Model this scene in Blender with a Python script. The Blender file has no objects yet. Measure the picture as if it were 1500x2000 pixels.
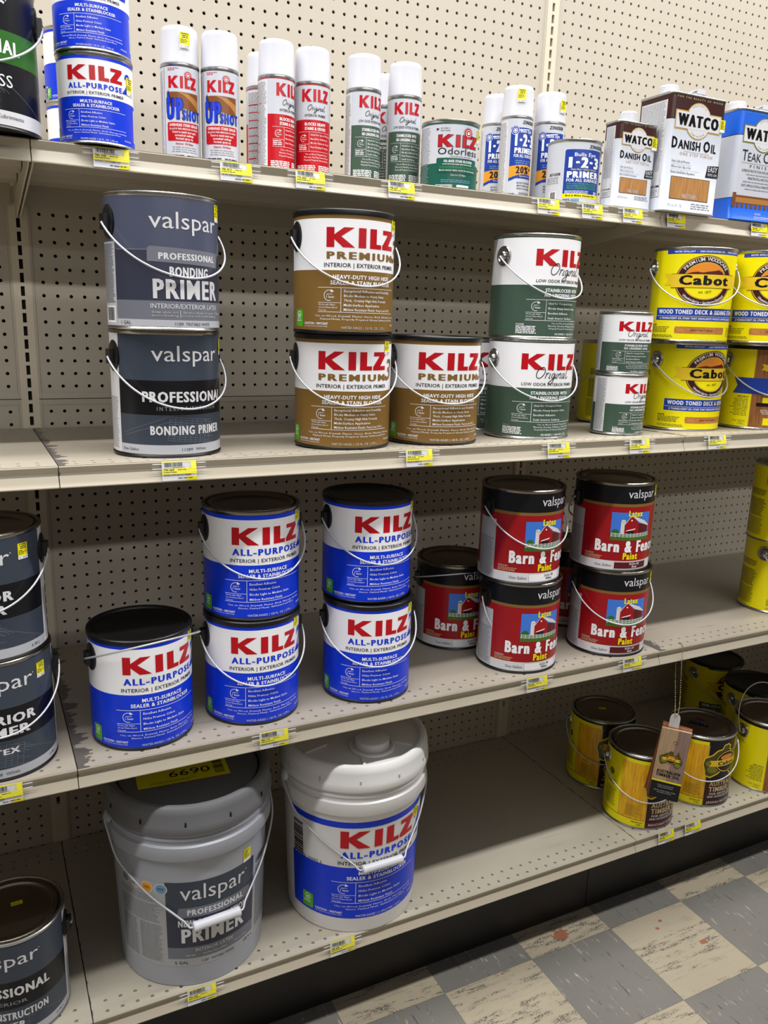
import bpy, bmesh, math, random
from mathutils import Vector, Matrix
from mathutils.geometry import tessellate_polygon

sc = bpy.context.scene
COL = sc.collection
PI = math.pi
IN = 0.0254
FZ = 1.165                                   # height of the shelf reference level above the floor
rnd = random.Random(7)

# ------------------------------------------------------------------ camera
cd = bpy.data.cameras.new('camera')
cam = bpy.data.objects.new('camera', cd)
COL.objects.link(cam)
yaw, pitch, roll = 0.468491, -0.234564, 0.0323298
cy_, sy_, cp_, sp_ = math.cos(yaw), math.sin(yaw), math.cos(pitch), math.sin(pitch)
fw = Vector((sy_ * cp_, cy_ * cp_, sp_))
r0 = Vector((cy_, -sy_, 0)); u0 = r0.cross(fw)
rt = r0 * math.cos(roll) + u0 * math.sin(roll)
up = -r0 * math.sin(roll) + u0 * math.cos(roll)
mw = Matrix((rt, up, -fw)).transposed().to_4x4()
mw.translation = Vector((-0.097415, -1.787238, 0.232136 + FZ))
cam.matrix_world = mw
cd.sensor_fit = 'VERTICAL'; cd.sensor_height = 24.0; cd.sensor_width = 18.0
cd.lens = 24.0 * 1584.77 / 2000.0
cd.clip_start = 0.02; cd.clip_end = 60
sc.camera = cam

# ------------------------------------------------------------------ view, world, lamps
sc.view_settings.view_transform = 'Standard'
sc.view_settings.look = 'None'
sc.view_settings.gamma = 1.0
sc.view_settings.use_curve_mapping = False
sc.view_settings.exposure = -0.26
w = bpy.data.worlds.new('store_air'); sc.world = w; w.use_nodes = True
bg = w.node_tree.nodes['Background']
bg.inputs[0].default_value = (0.97, 0.985, 1.0, 1); bg.inputs[1].default_value = 0.38

def strip(name, y, z, power, wy=0.16, length=9.0, x=1.0, col=(1.0, 0.985, 0.96)):
    l = bpy.data.lights.new(name, 'AREA'); l.shape = 'RECTANGLE'
    l.size = length; l.size_y = wy; l.energy = power; l.color = col
    o = bpy.data.objects.new(name, l); COL.objects.link(o)
    o.location = (x, y, z + FZ)
    return o
strip('ceiling_tube_row_aisle', -1.62, 3.30, 345)
strip('ceiling_tube_row_over_rack', -0.45, 3.30, 225, wy=0.24)
a = strip('ceiling_tube_row_next_aisle', -7.6, 3.08, 250); a.rotation_euler = (math.radians(45), 0, 0)
a = strip('ceiling_tube_row_far_aisle', -13.0, 3.08, 80, length=14); a.rotation_euler = (math.radians(60), 0, 0)

# ------------------------------------------------------------------ materials
def lin(h):
    h = h.lstrip('#')
    return tuple(((c / 12.92) if c <= 0.04045 else ((c + 0.055) / 1.055) ** 2.4) for c in (int(h[i:i + 2], 16) / 255 for i in (0, 2, 4)))

class NT:
    def __init__(s, m):
        m.use_nodes = True
        s.t = m.node_tree; s.n = s.t.nodes; s.l = s.t.links
        s.b = s.n['Principled BSDF']
    def node(s, typ, **k):
        x = s.n.new(typ)
        for a, v in k.items(): setattr(x, a, v)
        return x
    def put(s, sock, v):
        if isinstance(v, bpy.types.NodeSocket): s.l.new(v, sock)
        elif isinstance(v, (tuple, list)) and len(v) == 3 and sock.type == 'RGBA': sock.default_value = (*v, 1)
        else: sock.default_value = v
    def math(s, op, a, b=0.0, c=None):
        x = s.node('ShaderNodeMath', operation=op)
        s.put(x.inputs[0], a); s.put(x.inputs[1], b)
        if c is not None: s.put(x.inputs[2], c)
        return x.outputs[0]
    def mix(s, f, a, b):
        x = s.node('ShaderNodeMix', data_type='RGBA')
        s.put(x.inputs[0], f); s.put(x.inputs[6], a); s.put(x.inputs[7], b)
        return x.outputs[2]
    def noise(s, vec, scale, detail=3.0, rough=0.5):
        x = s.node('ShaderNodeTexNoise')
        if vec is not None: s.l.new(vec, x.inputs['Vector'])
        x.inputs['Scale'].default_value = scale; x.inputs['Detail'].default_value = detail
        x.inputs['Roughness'].default_value = rough
        return x.outputs[0]
    def ramp(s, v, lo, hi):
        x = s.node('ShaderNodeMapRange'); x.clamp = True; x.interpolation_type = 'SMOOTHSTEP'
        s.put(x.inputs[0], v); x.inputs[1].default_value = lo; x.inputs[2].default_value = hi
        return x.outputs[0]
    def obj(s): return s.node('ShaderNodeTexCoord').outputs['Object']
    def xyz(s, v):
        x = s.node('ShaderNodeSeparateXYZ'); s.l.new(v, x.inputs[0]); return x.outputs
    def vec(s, x, y, z):
        n = s.node('ShaderNodeCombineXYZ')
        for i, v in enumerate((x, y, z)): s.put(n.inputs[i], v)
        return n.outputs[0]

_mats = {}
def mat(name, col, rough=0.4, metal=0.0, var=0.05, scale=25.0, rvar=0.12, coat=0.0, spec=0.5):
    if name in _mats: return _mats[name]
    m = bpy.data.materials.new(name); _mats[name] = m
    t = NT(m); c = lin(col) if isinstance(col, str) else col
    n = t.noise(t.obj(), scale, 3)
    t.put(t.b.inputs['Base Color'], t.mix(n, tuple(max(0, x * (1 - var)) for x in c), tuple(min(1, x * (1 + var)) for x in c)))
    t.put(t.b.inputs['Roughness'], t.math('MULTIPLY_ADD', n, rvar, rough - rvar / 2))
    t.b.inputs['Metallic'].default_value = metal
    t.b.inputs['Coat Weight'].default_value = coat
    t.b.inputs['Coat Roughness'].default_value = 0.08
    t.b.inputs['Specular IOR Level'].default_value = spec
    return m

def worn_paint(name, col, wear, scuff=0.5):
    m = bpy.data.materials.new(name); _mats[name] = m
    t = NT(m); v = t.obj(); x, y, z = t.xyz(v)
    c = lin(col)
    n1 = t.noise(v, 9, 5, 0.6)
    base = t.mix(n1, tuple(k * 0.93 for k in c), tuple(min(1, k * 1.05) for k in c))
    # long rubbed streaks along the shelf
    st = t.noise(t.vec(t.math('MULTIPLY', x, 7.0), t.math('MULTIPLY', y, 60.0), t.math('MULTIPLY', z, 60.0)), 1.0, 4, 0.65)
    base = t.mix(t.math('MULTIPLY', t.ramp(st, 0.60, 0.72), 0.35 * scuff), base, lin('#5a544e'))
    sp = t.noise(v, 70, 3, 0.7)
    base = t.mix(t.math('MULTIPLY', t.ramp(sp, 0.70, 0.76), 0.5 * scuff), base, lin('#3c3836'))
    # worn edge where one bay meets the next: bare primer showing in a ragged strip
    if wear > 0:
        e1 = t.math('ABSOLUTE', x)
        e = e1
        nn = t.noise(t.vec(t.math('MULTIPLY', x, 0.4), y, 0.0), 42, 5, 0.62)
        k = t.math('SUBTRACT', t.math('MULTIPLY', t.math('SUBTRACT', nn, 0.34), wear * 0.10), e)
        base = t.mix(t.math('MULTIPLY', t.ramp(k, 0.0, 0.0012), 0.85), base, lin('#4d484a'))
    t.put(t.b.inputs['Base Color'], base)
    t.put(t.b.inputs['Roughness'], t.math('MULTIPLY_ADD', n1, 0.15, 0.38))
    return m

CREAM = '#b9b1a2'
peg_paint = mat('peg_panel_paint', CREAM, 0.5, var=0.03, scale=6)
rail_paint = mat('rail_paint', '#b3aa98', 0.4, var=0.06, scale=14)
post_paint = mat('post_paint', '#d2c8b4', 0.42, var=0.03)
deck_paints = [worn_paint('deck_paint_top', '#b2a999', 0.15, 0.3), worn_paint('deck_paint_second', '#b2a999', 0.7, 0.5),
               worn_paint('deck_paint_third', '#afa698', 1.0, 0.7), worn_paint('deck_paint_base', '#b0a99a', 0.12, 0.55)]
shade_black = mat('shade_black', '#0c0a09', 0.9)  # near-black that paints the shade inside hollows and slots
kick_paint = mat('kick_paint', '#15100f', 0.45, var=0.2)
steel = mat('bare_steel', '#b9b9b6', 0.28, 1.0, var=0.06)
lid_steel = mat('lid_steel', '#8f8a82', 0.22, 1.0, var=0.08, scale=12)
lid_dark = mat('lid_dark_steel', '#8d837a', 0.25, 1.0, var=0.1, scale=12)
wire_steel = mat('wire_steel', '#c9ccd2', 0.5, 0.55)
black_plastic = mat('black_plastic', '#0d0d0f', 0.38, var=0.1)
white_plastic = mat('white_plastic', '#cdced6', 0.35, var=0.01)
pail_white = mat('pail_white', '#e3e2e2', 0.38, var=0.04, scale=8)
pail_grey = mat('pail_grey', '#a9adb8', 0.4, var=0.05, scale=30)
pail_lid_shade = mat('pail_lid_shade', '#6d6e72', 0.45, var=0.05)  # pail grey darkened, the shade on the lid is in the colour
brass = mat('brass', '#c9b27a', 0.3, 1.0)

PAL = dict(white='#f1f1f5', kred='#b80d1c', kblue='#0d38d6', gold='#80612f', green='#42584a', dgreen='#1d4a3c', black='#111217',
           ink='#1c1d24', grey='#8b8d94', lgrey='#b7b9c1', slate='#3b4350', slate2='#4c5166', slated='#383a4b', slatem='#71747f',
           bline='#7c8794', yellow='#efe20c', sticker='#ece313', cblue='#2443a8', brown='#3a1a19', barn='#9a141c', lime='#4fae1c',
           orange='#e39a2c', sky='#3f78d8', grass='#476b26', wood='#b07a3e', woodd='#7c4a22', maroon='#5a1a20', vgreen='#2f6a24',
           tan='#cdb78a', olive='#7d7a26', zblue='#1d3f9e', teal='#17584a', wbrown='#3d1513', wblue='#1c62d8', ribbon='#e6c22c',
           sunset='#e08a2a', wline='#c9a24a', teakb='#141414', amber='#d99a12', lblue='#6f97b8', mush='#b9b9bb', pale='#d9d9dd', swhite='#c6cad4', panel='#a9aaad', barnw='#d7d5d0', logo='#4c4a1e')
def ink(c):
    gl = 0.30
    return mat('print_' + c, PAL[c], gl, 0.0, var=0.03, rvar=0.06, spec=0.34)

def wood_mat(name, c1, c2, axis='z'):
    if name in _mats: return _mats[name]
    m = bpy.data.materials.new(name); _mats[name] = m
    t = NT(m); x, y, z = t.xyz(t.obj())
    n = t.noise(t.vec(t.math('MULTIPLY', x, 300.0), t.math('MULTIPLY', y, 300.0), t.math('MULTIPLY', z, 18.0)) if axis == 'z'
                else t.vec(t.math('MULTIPLY', x, 18.0), t.math('MULTIPLY', y, 300.0), t.math('MULTIPLY', z, 300.0)), 1.0, 5, 0.6)
    t.put(t.b.inputs['Base Color'], t.mix(t.ramp(n, 0.3, 0.7), lin(c1), lin(c2)))
    t.b.inputs['Roughness'].default_value = 0.35
    return m
WOODS = dict(wnat=wood_mat('print_wood_natural', '#a9733a', '#c6935a'), wamber=wood_mat('print_wood_amber', '#d98f08', '#f0c516'),
             wpanel=wood_mat('print_wood_panel', '#7a4a24', '#a06a38'), wswatch=wood_mat('print_wood_swatch', '#a86a2e', '#c48a4a', 'x'))
def cm(c): return WOODS[c] if c in WOODS else ink(c)

def floor_mat():
    m = bpy.data.materials.new('vinyl_floor_tiles'); t = NT(m)
    x, y, z = t.xyz(t.obj()); T = 0.2286
    u = t.math('DIVIDE', t.math('SUBTRACT', x, 0.930), T); v = t.math('DIVIDE', t.math('ADD', y, 0.570), T)
    iu = t.math('FLOOR', u); iv = t.math('FLOOR', v)
    par = t.math('FLOORED_MODULO', t.math('ADD', iu, iv), 2.0)       # 0 beige, 1 grey
    wn = t.node('ShaderNodeTexWhiteNoise', noise_dimensions='2D'); t.l.new(t.vec(iu, iv, 0.0), wn.inputs['Vector'])
    rv = wn.outputs['Value']
    off = t.math('MULTIPLY', rv, 37.0)
    def streak(px, py, sc1, det, ro=0.6):
        sx = t.math('ADD', t.math('MULTIPLY', x, px), off); sy = t.math('ADD', t.math('MULTIPLY', y, py), off)
        return t.noise(t.vec(sx, sy, 0.0), sc1, det, ro)
    sb = streak(14.0, 90.0, 1.0, 5, 0.75); sg = streak(90.0, 12.0, 1.0, 5, 0.75)
    fine = t.noise(t.vec(x, y, 0.0), 240, 3, 0.7); big = t.noise(t.vec(x, y, 0.0), 5, 3)
    bei = t.mix(big, lin('#8d8470'), lin('#9d9380'))
    lanes = streak(0.6, 20.0, 1.0, 2)
    fl = t.math('MULTIPLY', t.ramp(sb, 0.505, 0.57), t.math('MULTIPLY', t.ramp(fine, 0.42, 0.54), t.ramp(lanes, 0.38, 0.50)))
    bei = t.mix(t.math('MULTIPLY', fl, 0.85), bei, lin('#3b3835'))
    gre = t.mix(big, lin('#5e5c58'), lin('#706e69'))
    gre = t.mix(t.math('MULTIPLY', t.ramp(sg, 0.595, 0.65), 0.75), gre, lin('#2e2d2e'))
    sl = streak(75.0, 12.0, 1.3, 4, 0.7)
    gre = t.mix(t.math('MULTIPLY', t.ramp(sl, 0.61, 0.68), 0.5), gre, lin('#c3b9a6'))
    colr = t.mix(par, bei, gre)
    colr = t.mix(t.math('MULTIPLY', rv, 0.10), colr, lin('#6a655c'))
    # joints
    fu = t.math('ABSOLUTE', t.math('SUBTRACT', t.math('FRACT', u), 0.5)); fv = t.math('ABSOLUTE', t.math('SUBTRACT', t.math('FRACT', v), 0.5))
    j = t.ramp(t.math('MAXIMUM', fu, fv), 0.4945, 0.4985)
    colr = t.mix(t.math('MULTIPLY', j, 0.5), colr, lin('#46433f'))
    # dried rust-coloured spots
    warp = t.noise(t.vec(x, y, 0.0), 90, 3)
    for sx, sy, sr in ((1.037, -0.536, 0.021), (1.288, -0.600, 0.006), (1.262, -0.616, 0.006), (1.330, -0.694, 0.009), (1.431, -0.698, 0.004), (1.2505, -0.7405, 0.004)):
        dx = t.math('SUBTRACT', x, sx); dy = t.math('MULTIPLY', t.math('SUBTRACT', y, sy), 1.3)
        d = t.math('SQRT', t.math('ADD', t.math('MULTIPLY', dx, dx), t.math('MULTIPLY', dy, dy)))
        d = t.math('MULTIPLY', d, t.math('ADD', t.math('MULTIPLY', warp, 2.2), -0.1))
        k = t.math('SUBTRACT', 1.0, t.ramp(d, sr * 0.85, sr * 1.05))
        colr = t.mix(t.math('MULTIPLY', k, 0.8), colr, lin('#7f4028'))
    t.put(t.b.inputs['Base Color'], colr)
    t.put(t.b.inputs['Roughness'], t.math('MULTIPLY_ADD', fine, 0.15, 0.34))
    return m

# ------------------------------------------------------------------ object helpers
def link(name, me, mats=(), parent=None, loc=None, rot=None):
    o = bpy.data.objects.new(name, me); COL.objects.link(o)
    if me is not None:
        for x in mats: me.materials.append(x)
    if parent is not None: o.parent = parent
    if loc is not None: o.location = loc
    if rot is not None: o.rotation_euler = rot
    return o
def struct(o): o['kind'] = 'structure'; return o
def tag(o, label, cat, group=None):
    o['label'] = label; o['category'] = cat
    if group: o['group'] = group
    return o
def thing(name, label, cat, loc=(0, 0, 0), rz=0.0, group=None):
    return tag(link(name, None, loc=loc, rot=(0, 0, rz)), label, cat, group)
def from_bm(name, bm, smooth=True, angle=0.6):
    if smooth:
        for f in bm.faces: f.smooth = True
        for e in bm.edges:
            if len(e.link_faces) == 2 and e.calc_face_angle(0) > angle: e.smooth = False
    me = bpy.data.meshes.new(name); bm.to_mesh(me); bm.free(); return me
def box(bm, x0, x1, y0, y1, z0, z1):
    v = [bm.verts.new(p) for p in ((x0, y0, z0), (x1, y0, z0), (x1, y1, z0), (x0, y1, z0), (x0, y0, z1), (x1, y0, z1), (x1, y1, z1), (x0, y1, z1))]
    for q in ((0, 3, 2, 1), (4, 5, 6, 7), (0, 1, 5, 4), (1, 2, 6, 5), (2, 3, 7, 6), (3, 0, 4, 7)): bm.faces.new([v[i] for i in q])
def lathe(bm, prof, seg=64, axis='z', c=(0, 0, 0), sq=1.0):
    rings = []
    for r, z in prof:
        if r < 1e-6: rings.append([bm.verts.new(_ax(0, 0, z, axis, c, sq))])
        else: rings.append([bm.verts.new(_ax(r * math.cos(2 * PI * i / seg), r * math.sin(2 * PI * i / seg), z, axis, c, sq)) for i in range(seg)])
    for a, b in zip(rings, rings[1:]):
        for i in range(seg):
            j = (i + 1) % seg
            if len(a) == 1 and len(b) == 1: continue
            if len(a) == 1: bm.faces.new((a[0], b[j], b[i]))
            elif len(b) == 1: bm.faces.new((a[i], a[j], b[0]))
            else: bm.faces.new((a[i], a[j], b[j], b[i]))
def _ax(x, y, z, axis, c, sq):
    if axis == 'z': return (c[0] + x, c[1] + y, c[2] + z)
    if axis == 'x': return (c[0] + z, c[1] + x, c[2] + y * sq)
    return (c[0] + x, c[1] - z, c[2] + y * sq)
def tube(bm, pts, r, seg=8, closed=False):
    pts = [Vector(p) for p in pts]; n = len(pts); rings = []
    prev = None
    for i, p in enumerate(pts):
        t = (pts[min(i + 1, n - 1)] - pts[max(i - 1, 0)]).normalized()
        if prev is None:
            prev = t.orthogonal().normalized()
        prev = (prev - t * prev.dot(t)).normalized(); b = t.cross(prev)
        rings.append([bm.verts.new(p + (prev * math.cos(2 * PI * k / seg) + b * math.sin(2 * PI * k / seg)) * r) for k in range(seg)])
    for a, b in zip(rings, rings[1:]):
        for k in range(seg): bm.faces.new((a[k], a[(k + 1) % seg], b[(k + 1) % seg], b[k]))
    bm.faces.new(rings[0][::-1]); bm.faces.new(rings[-1])
def spline(P, n=6):
    P = [Vector(p) for p in P]; out = []
    for i in range(len(P) - 1):
        a = P[max(i - 1, 0)]; b = P[i]; c = P[i + 1]; d = P[min(i + 2, len(P) - 1)]
        for k in range(n):
            t = k / n
            out.append(0.5 * ((2 * b) + (c - a) * t + (2 * a - 5 * b + 4 * c - d) * t * t + (3 * b - a - 3 * c + d) * t ** 3))
    out.append(P[-1]); return out

# ------------------------------------------------------------------ printed artwork (flat shapes in mm, later wrapped on a can)
_glyph = {}
def _raw(s, off, res):
    c = bpy.data.curves.new('g', 'FONT'); c.body = s; c.size = 1.0; c.resolution_u = res; c.offset = off
    o = bpy.data.objects.new('g', c); m = o.to_mesh()
    m.calc_loop_triangles()
    V = [(p.co.x, p.co.y) for p in m.vertices]; F = [tuple(t.vertices) for t in m.loop_triangles]
    o.to_mesh_clear(); bpy.data.objects.remove(o); bpy.data.curves.remove(c)
    return V, F
def glyph(ch, off, res):
    k = (ch, off, res)
    if k not in _glyph:
        if ch == ' ': _glyph[k] = ([], [], 0.30)
        else:
            V, F = _raw(ch, off, res)
            a = max(p[0] for p in _raw('H' + ch + 'H', 0, 1)[0]) - max(p[0] for p in _raw('HH', 0, 1)[0])
            _glyph[k] = (V, F, a)
    return _glyph[k]

class Art:
    def __init__(s): s.V = []; s.F = []; s.M = []; s.mi = {}; s.sx = s.sy = 1.0; s.ox = s.oy = 0.0
    def m(s, c):
        if c not in s.mi: s.mi[c] = len(s.mi)
        return s.mi[c]
    def add(s, V, F, c, l):
        b = len(s.V); k = s.m(c)
        P = [(x * s.sx + s.ox, y * s.sy + s.oy) for x, y in V]
        s.V += [(x, y, l) for x, y in P]
        for f in F:
            ar = sum(P[f[i]][0] * P[f[(i + 1) % len(f)]][1] - P[f[(i + 1) % len(f)]][0] * P[f[i]][1] for i in range(len(f)))
            if abs(ar) < 1e-7: continue
            f = f if ar > 0 else f[::-1]
            s.F.append(tuple(b + i for i in f)); s.M.append(k)
    def rect(s, x0, x1, y0, y1, c, l=1): s.add([(x0, y0), (x1, y0), (x1, y1), (x0, y1)], [(0, 1, 2, 3)], c, l)
    def rrect(s, x0, x1, y0, y1, r, c, l=1):
        P = []
        for cx, cy, a0 in ((x1 - r, y1 - r, 0), (x0 + r, y1 - r, 90), (x0 + r, y0 + r, 180), (x1 - r, y0 + r, 270)):
            P += [(cx + r * math.cos(math.radians(a0 + k * 22.5)), cy + r * math.sin(math.radians(a0 + k * 22.5))) for k in range(5)]
        s.poly(P, c, l)
    def poly(s, P, c, l=1):
        s.add(P, [tuple(t) for t in tessellate_polygon([[Vector((x, y, 0)) for x, y in P]])], c, l)
    def ell(s, cx, cy, rx, ry, c, l=1, n=40, a0=0, a1=360):
        P = [(cx + rx * math.cos(math.radians(a0 + (a1 - a0) * i / n)), cy + ry * math.sin(math.radians(a0 + (a1 - a0) * i / n))) for i in range(n + (a1 - a0 < 360))]
        s.poly(P, c, l)
    def ring(s, cx, cy, rx, ry, w, c, l=1, a0=0, a1=360, n=40):
        V = []; F = []
        for i in range(n + 1):
            a = math.radians(a0 + (a1 - a0) * i / n)
            V += [(cx + rx * math.cos(a), cy + ry * math.sin(a)), (cx + (rx - w) * math.cos(a), cy + (ry - w) * math.sin(a))]
        s.add(V, [(2 * i, 2 * i + 2, 2 * i + 3, 2 * i + 1) for i in range(n)], c, l)
    def line(s, P, w, c, l=1):
        V = []; n = len(P)
        for i, (x, y) in enumerate(P):
            a = P[max(i - 1, 0)]; b = P[min(i + 1, n - 1)]
            dx, dy = b[0] - a[0], b[1] - a[1]; q = math.hypot(dx, dy) or 1
            V += [(x - dy / q * w / 2, y + dx / q * w / 2), (x + dy / q * w / 2, y - dx / q * w / 2)]
        s.add(V, [(2 * i, 2 * i + 2, 2 * i + 3, 2 * i + 1) for i in range(n - 1)], c, l)
    def txt(s, t, cx, y, h, w=None, c='ink', l=3, b=0.0, it=0.0, al='c', res=2, track=0.0):
        k = h / 0.682; X = 0; V = []; F = []
        bo = min(b, 0.018); ex = max(0.0, b - 0.018) * 1.25
        if h < 3.2: ex *= .6
        dxs = (0.0,) if ex <= 0 else (-ex, 0.0, ex)
        for ch in t:
            for dx in dxs:
                gv, gf, ad = glyph(ch, bo, res); o = len(V)
                V += [(X + dx + px, py) for px, py in gv]; F += [tuple(o + i for i in f) for f in gf]
            X += ad + b * 1.2 + ex * 1.1 + track
        if not V: return
        x0 = min(p[0] for p in V); x1 = max(p[0] for p in V)
        kx = k if w is None else w / (x1 - x0)
        if w is not None and al == 'fit': pass
        base = {'c': cx - kx * (x0 + x1) / 2, 'l': cx - kx * x0, 'r': cx - kx * x1}[al]
        s.add([(base + px * kx + it * py * k, y + py * k) for px, py in V], F, c, l)
    def arct(s, t, cx, cy, rx, ry, mid, span, h, c, l=3, b=0.02, flip=False):
        n = len(t); k = h / 0.682
        for i, ch in enumerate(t):
            f = (i + 0.5) / n - 0.5
            a = math.radians(mid + (span * f if flip else -span * f))
            px, py = cx + rx * math.cos(a), cy + ry * math.sin(a)
            q = a + PI / 2 if flip else a - PI / 2
            gv, gf, ad = glyph(ch, b, 2)
            V = [((x - ad / 2) * k, y2 * k) for x, y2 in gv]
            s.add([(px + x * math.cos(q) - y2 * math.sin(q), py + x * math.sin(q) + y2 * math.cos(q)) for x, y2 in V], gf, c, l)
    def greek(s, x0, x1, y0, y1, n, c='ink', l=3, seed=1, fill=0.5, ragged=0.15, al='l'):
        r = random.Random(seed); p = (y1 - y0) / n
        for i in range(n):
            y = y1 - (i + 0.5) * p; wd = (x1 - x0) * (1 - r.random() * ragged)
            x = x0 if al == 'l' else ((x0 + x1 - wd) / 2 if al == 'c' else x1 - wd); e = x + wd
            while x < e:
                q = min(r.uniform(1.2, 4.2) * p * 0.8, e - x)
                if q > 0.2 * p: s.rect(x, x + q, y - p * fill / 2, y + p * fill / 2, c, l)
                x += q + p * 0.4
    def bars(s, x0, x1, y0, y1, c='black', l=3, seed=3, vert=False):
        r = random.Random(seed); a, e = (y0, y1) if vert else (x0, x1); u = (e - a) / 60
        while a < e:
            q = u * r.choice((1, 1, 2, 3))
            if vert: s.rect(x0, x1, a, min(a + q, e), c, l)
            else: s.rect(a, min(a + q, e), y0, y1, c, l)
            a += q + u * r.choice((1, 1, 2))
    def kilz(s, cx, y, w, h, c='kred', l=3, edge=None):
        L = [[(0, 0), (10, 0), (10, .40), (21, 0), (36, 0), (18.5, .55), (35, 1), (22, 1), (10, .64), (10, 1), (0, 1)],
             [(40.5, 0), (50.5, 0), (50.5, 1), (40.5, 1)], [(56, 0), (74, 0), (74, .23), (66, .23), (66, 1), (56, 1)],
             [(76, 0), (100, 0), (100, .23), (89, .23), (100, .80), (100, 1), (77, 1), (77, .77), (87, .77), (76, .20)]]
        for P in L:
            s.poly([(cx + (x / 100 - .5) * w, y + v * h) for x, v in P], c, l)
            if edge: 
                q = [(cx + (x / 100 - .5) * w, y + v * h) for x, v in P]; s.line(q + [q[0]], 0.9, edge, l + 1)
    def original(s, cx, y, w, c='ink', l=3, t=1.5):
        S = [[(14, 38), (4, 30), (3, 18), (9, 11), (17, 14), (22, 25), (18, 36), (11, 36), (7, 33)], [(25, 24), (28, 22), (26, 11)],
             [(27, 18), (31, 24), (34, 23)], [(38, 23), (36, 12), (40, 12)], [(50, 23), (44, 22), (43, 14), (47, 12), (51, 22), (49, 4), (44, -2), (38, 0), (46, 8), (55, 14)],
             [(57, 23), (55, 12), (59, 12)], [(62, 23), (60, 12)], [(61, 17), (66, 23), (69, 22), (68, 12), (71, 12)],
             [(81, 23), (75, 21), (74, 13), (78, 12), (82, 21), (81, 12), (84, 12)], [(92, 38), (88, 22), (88, 13), (92, 11), (97, 15)], [(39, 30), (41, 32)], [(58, 30), (60, 32)]]
        k = w / 96
        for P in S:
            Q = spline([(x + 0.25 * v, v, 0) for x, v in P], 4) if len(P) > 2 else [Vector((x + .25 * v, v, 0)) for x, v in P]
            s.line([(cx + (p.x - 54) * k, y + (p.y - 12) * k) for p in Q], t, c, l)
    def hour(s, cx, cy, r, c='white', l=3):
        s.ring(cx, cy, r, r, r * .10, c, l, 60, 290, 26)
        s.poly([(cx + r * .35, cy + r * 1.15), (cx + r * .95, cy + r * .72), (cx + r * .30, cy + r * .55)], c, l)
        s.txt('paint in', cx + r * .1, cy + r * .12, r * .30, r * 1.1, c, l, 0, 0.2)
        s.txt('1 hour', cx + r * .25, cy - r * .45, r * .40, r * 1.55, c, l, 0.03)

    def mesh(s, name, R, layer=0.00012, step=6.0, seam=True):
        """wrap on a cylinder or cone; R is a radius in m or a function of the height in m; x is arc length in mm at Rref"""
        Rf = R if callable(R) else (lambda z: R)
        Rref = Rf(0.08)
        bm = bmesh.new()
        vs = [bm.verts.new(p) for p in s.V]
        for f, k in zip(s.F, s.M):
            try: q = bm.faces.new([vs[i] for i in f])
            except ValueError: continue
            q.material_index = k
        st = math.radians(step) * Rref * 1000
        x0 = min(p[0] for p in s.V); x1 = max(p[0] for p in s.V)
        k = math.ceil(x0 / st)
        while k * st < x1:
            bmesh.ops.bisect_plane(bm, geom=bm.verts[:] + bm.edges[:] + bm.faces[:], plane_co=(k * st, 0, 0), plane_no=(1, 0, 0), dist=1e-5)
            k += 1
        nor = []
        for v in bm.verts:
            a = v.co.x / 1000 / Rref; z = v.co.y / 1000; q = Rf(z) + 0.0003 + layer * v.co.z
            v.co = Vector((q * math.sin(a), -q * math.cos(a), z)); nor.append((math.sin(a), -math.cos(a), 0))
        for f in bm.faces: f.smooth = True
        me = bpy.data.meshes.new(name); bm.to_mesh(me); bm.free()
        me.normals_split_custom_set_from_vertices(nor)
        for c in s.mi: me.materials.append(cm(c))
        return me
    def flat(s, name, layer=0.00012):
        bm = bmesh.new(); vs = [bm.verts.new((x / 1000, -z * layer, y / 1000)) for x, y, z in s.V]
        for f, k in zip(s.F, s.M):
            try: q = bm.faces.new([vs[i] for i in f])
            except ValueError: continue
            q.material_index = k
        me = bpy.data.meshes.new(name); bm.to_mesh(me); bm.free()
        for c in s.mi: me.materials.append(cm(c))
        return me

# ------------------------------------------------------------------ setting: floor, painted shade inside the rack, unseen light blockers
bm = bmesh.new(); box(bm, -3.5, 5.5, -5.0, 0.06, -0.02, 0.0)
fl = struct(link('floor', from_bm('floor', bm, False), [floor_mat()]))
bm = bmesh.new(); box(bm, -1.30, 2.50, 0.028, 0.05, 0.0, 2.6)
struct(link('hollow_shade', from_bm('hollow_shade', bm, False), [shade_black]))  # black sheet stands in for the shade behind the peg holes
blocker_brown = mat('blocker_brown', '#6b635a', 0.7, var=0.5, scale=9)  # dull brown of the unseen light blockers
for nm, q in (('opposite_rack_blocker', (-3.4, 5.4, -3.9, -2.95, 0.0, 1.92)), ('end_blocker_left', (-1.30, -1.235, -0.57, 0.028, 0.0, 1.75)), ('end_blocker_right', (2.455, 2.50, -0.57, 0.028, 0.0, 1.75)),  # unseen opposite rack and end panels, added to block light
              ('aisle_blocker_left', (-3.5, -3.4, -3.9, 0.05, 0.0, 2.1)), ('aisle_blocker_right', (5.4, 5.5, -3.9, 0.05, 0.0, 2.1))):  # unseen aisle ends, added to keep side light out of the bays
    bm = bmesh.new(); box(bm, *q); struct(link(nm, from_bm(nm, bm, False), [blocker_brown]))

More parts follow.
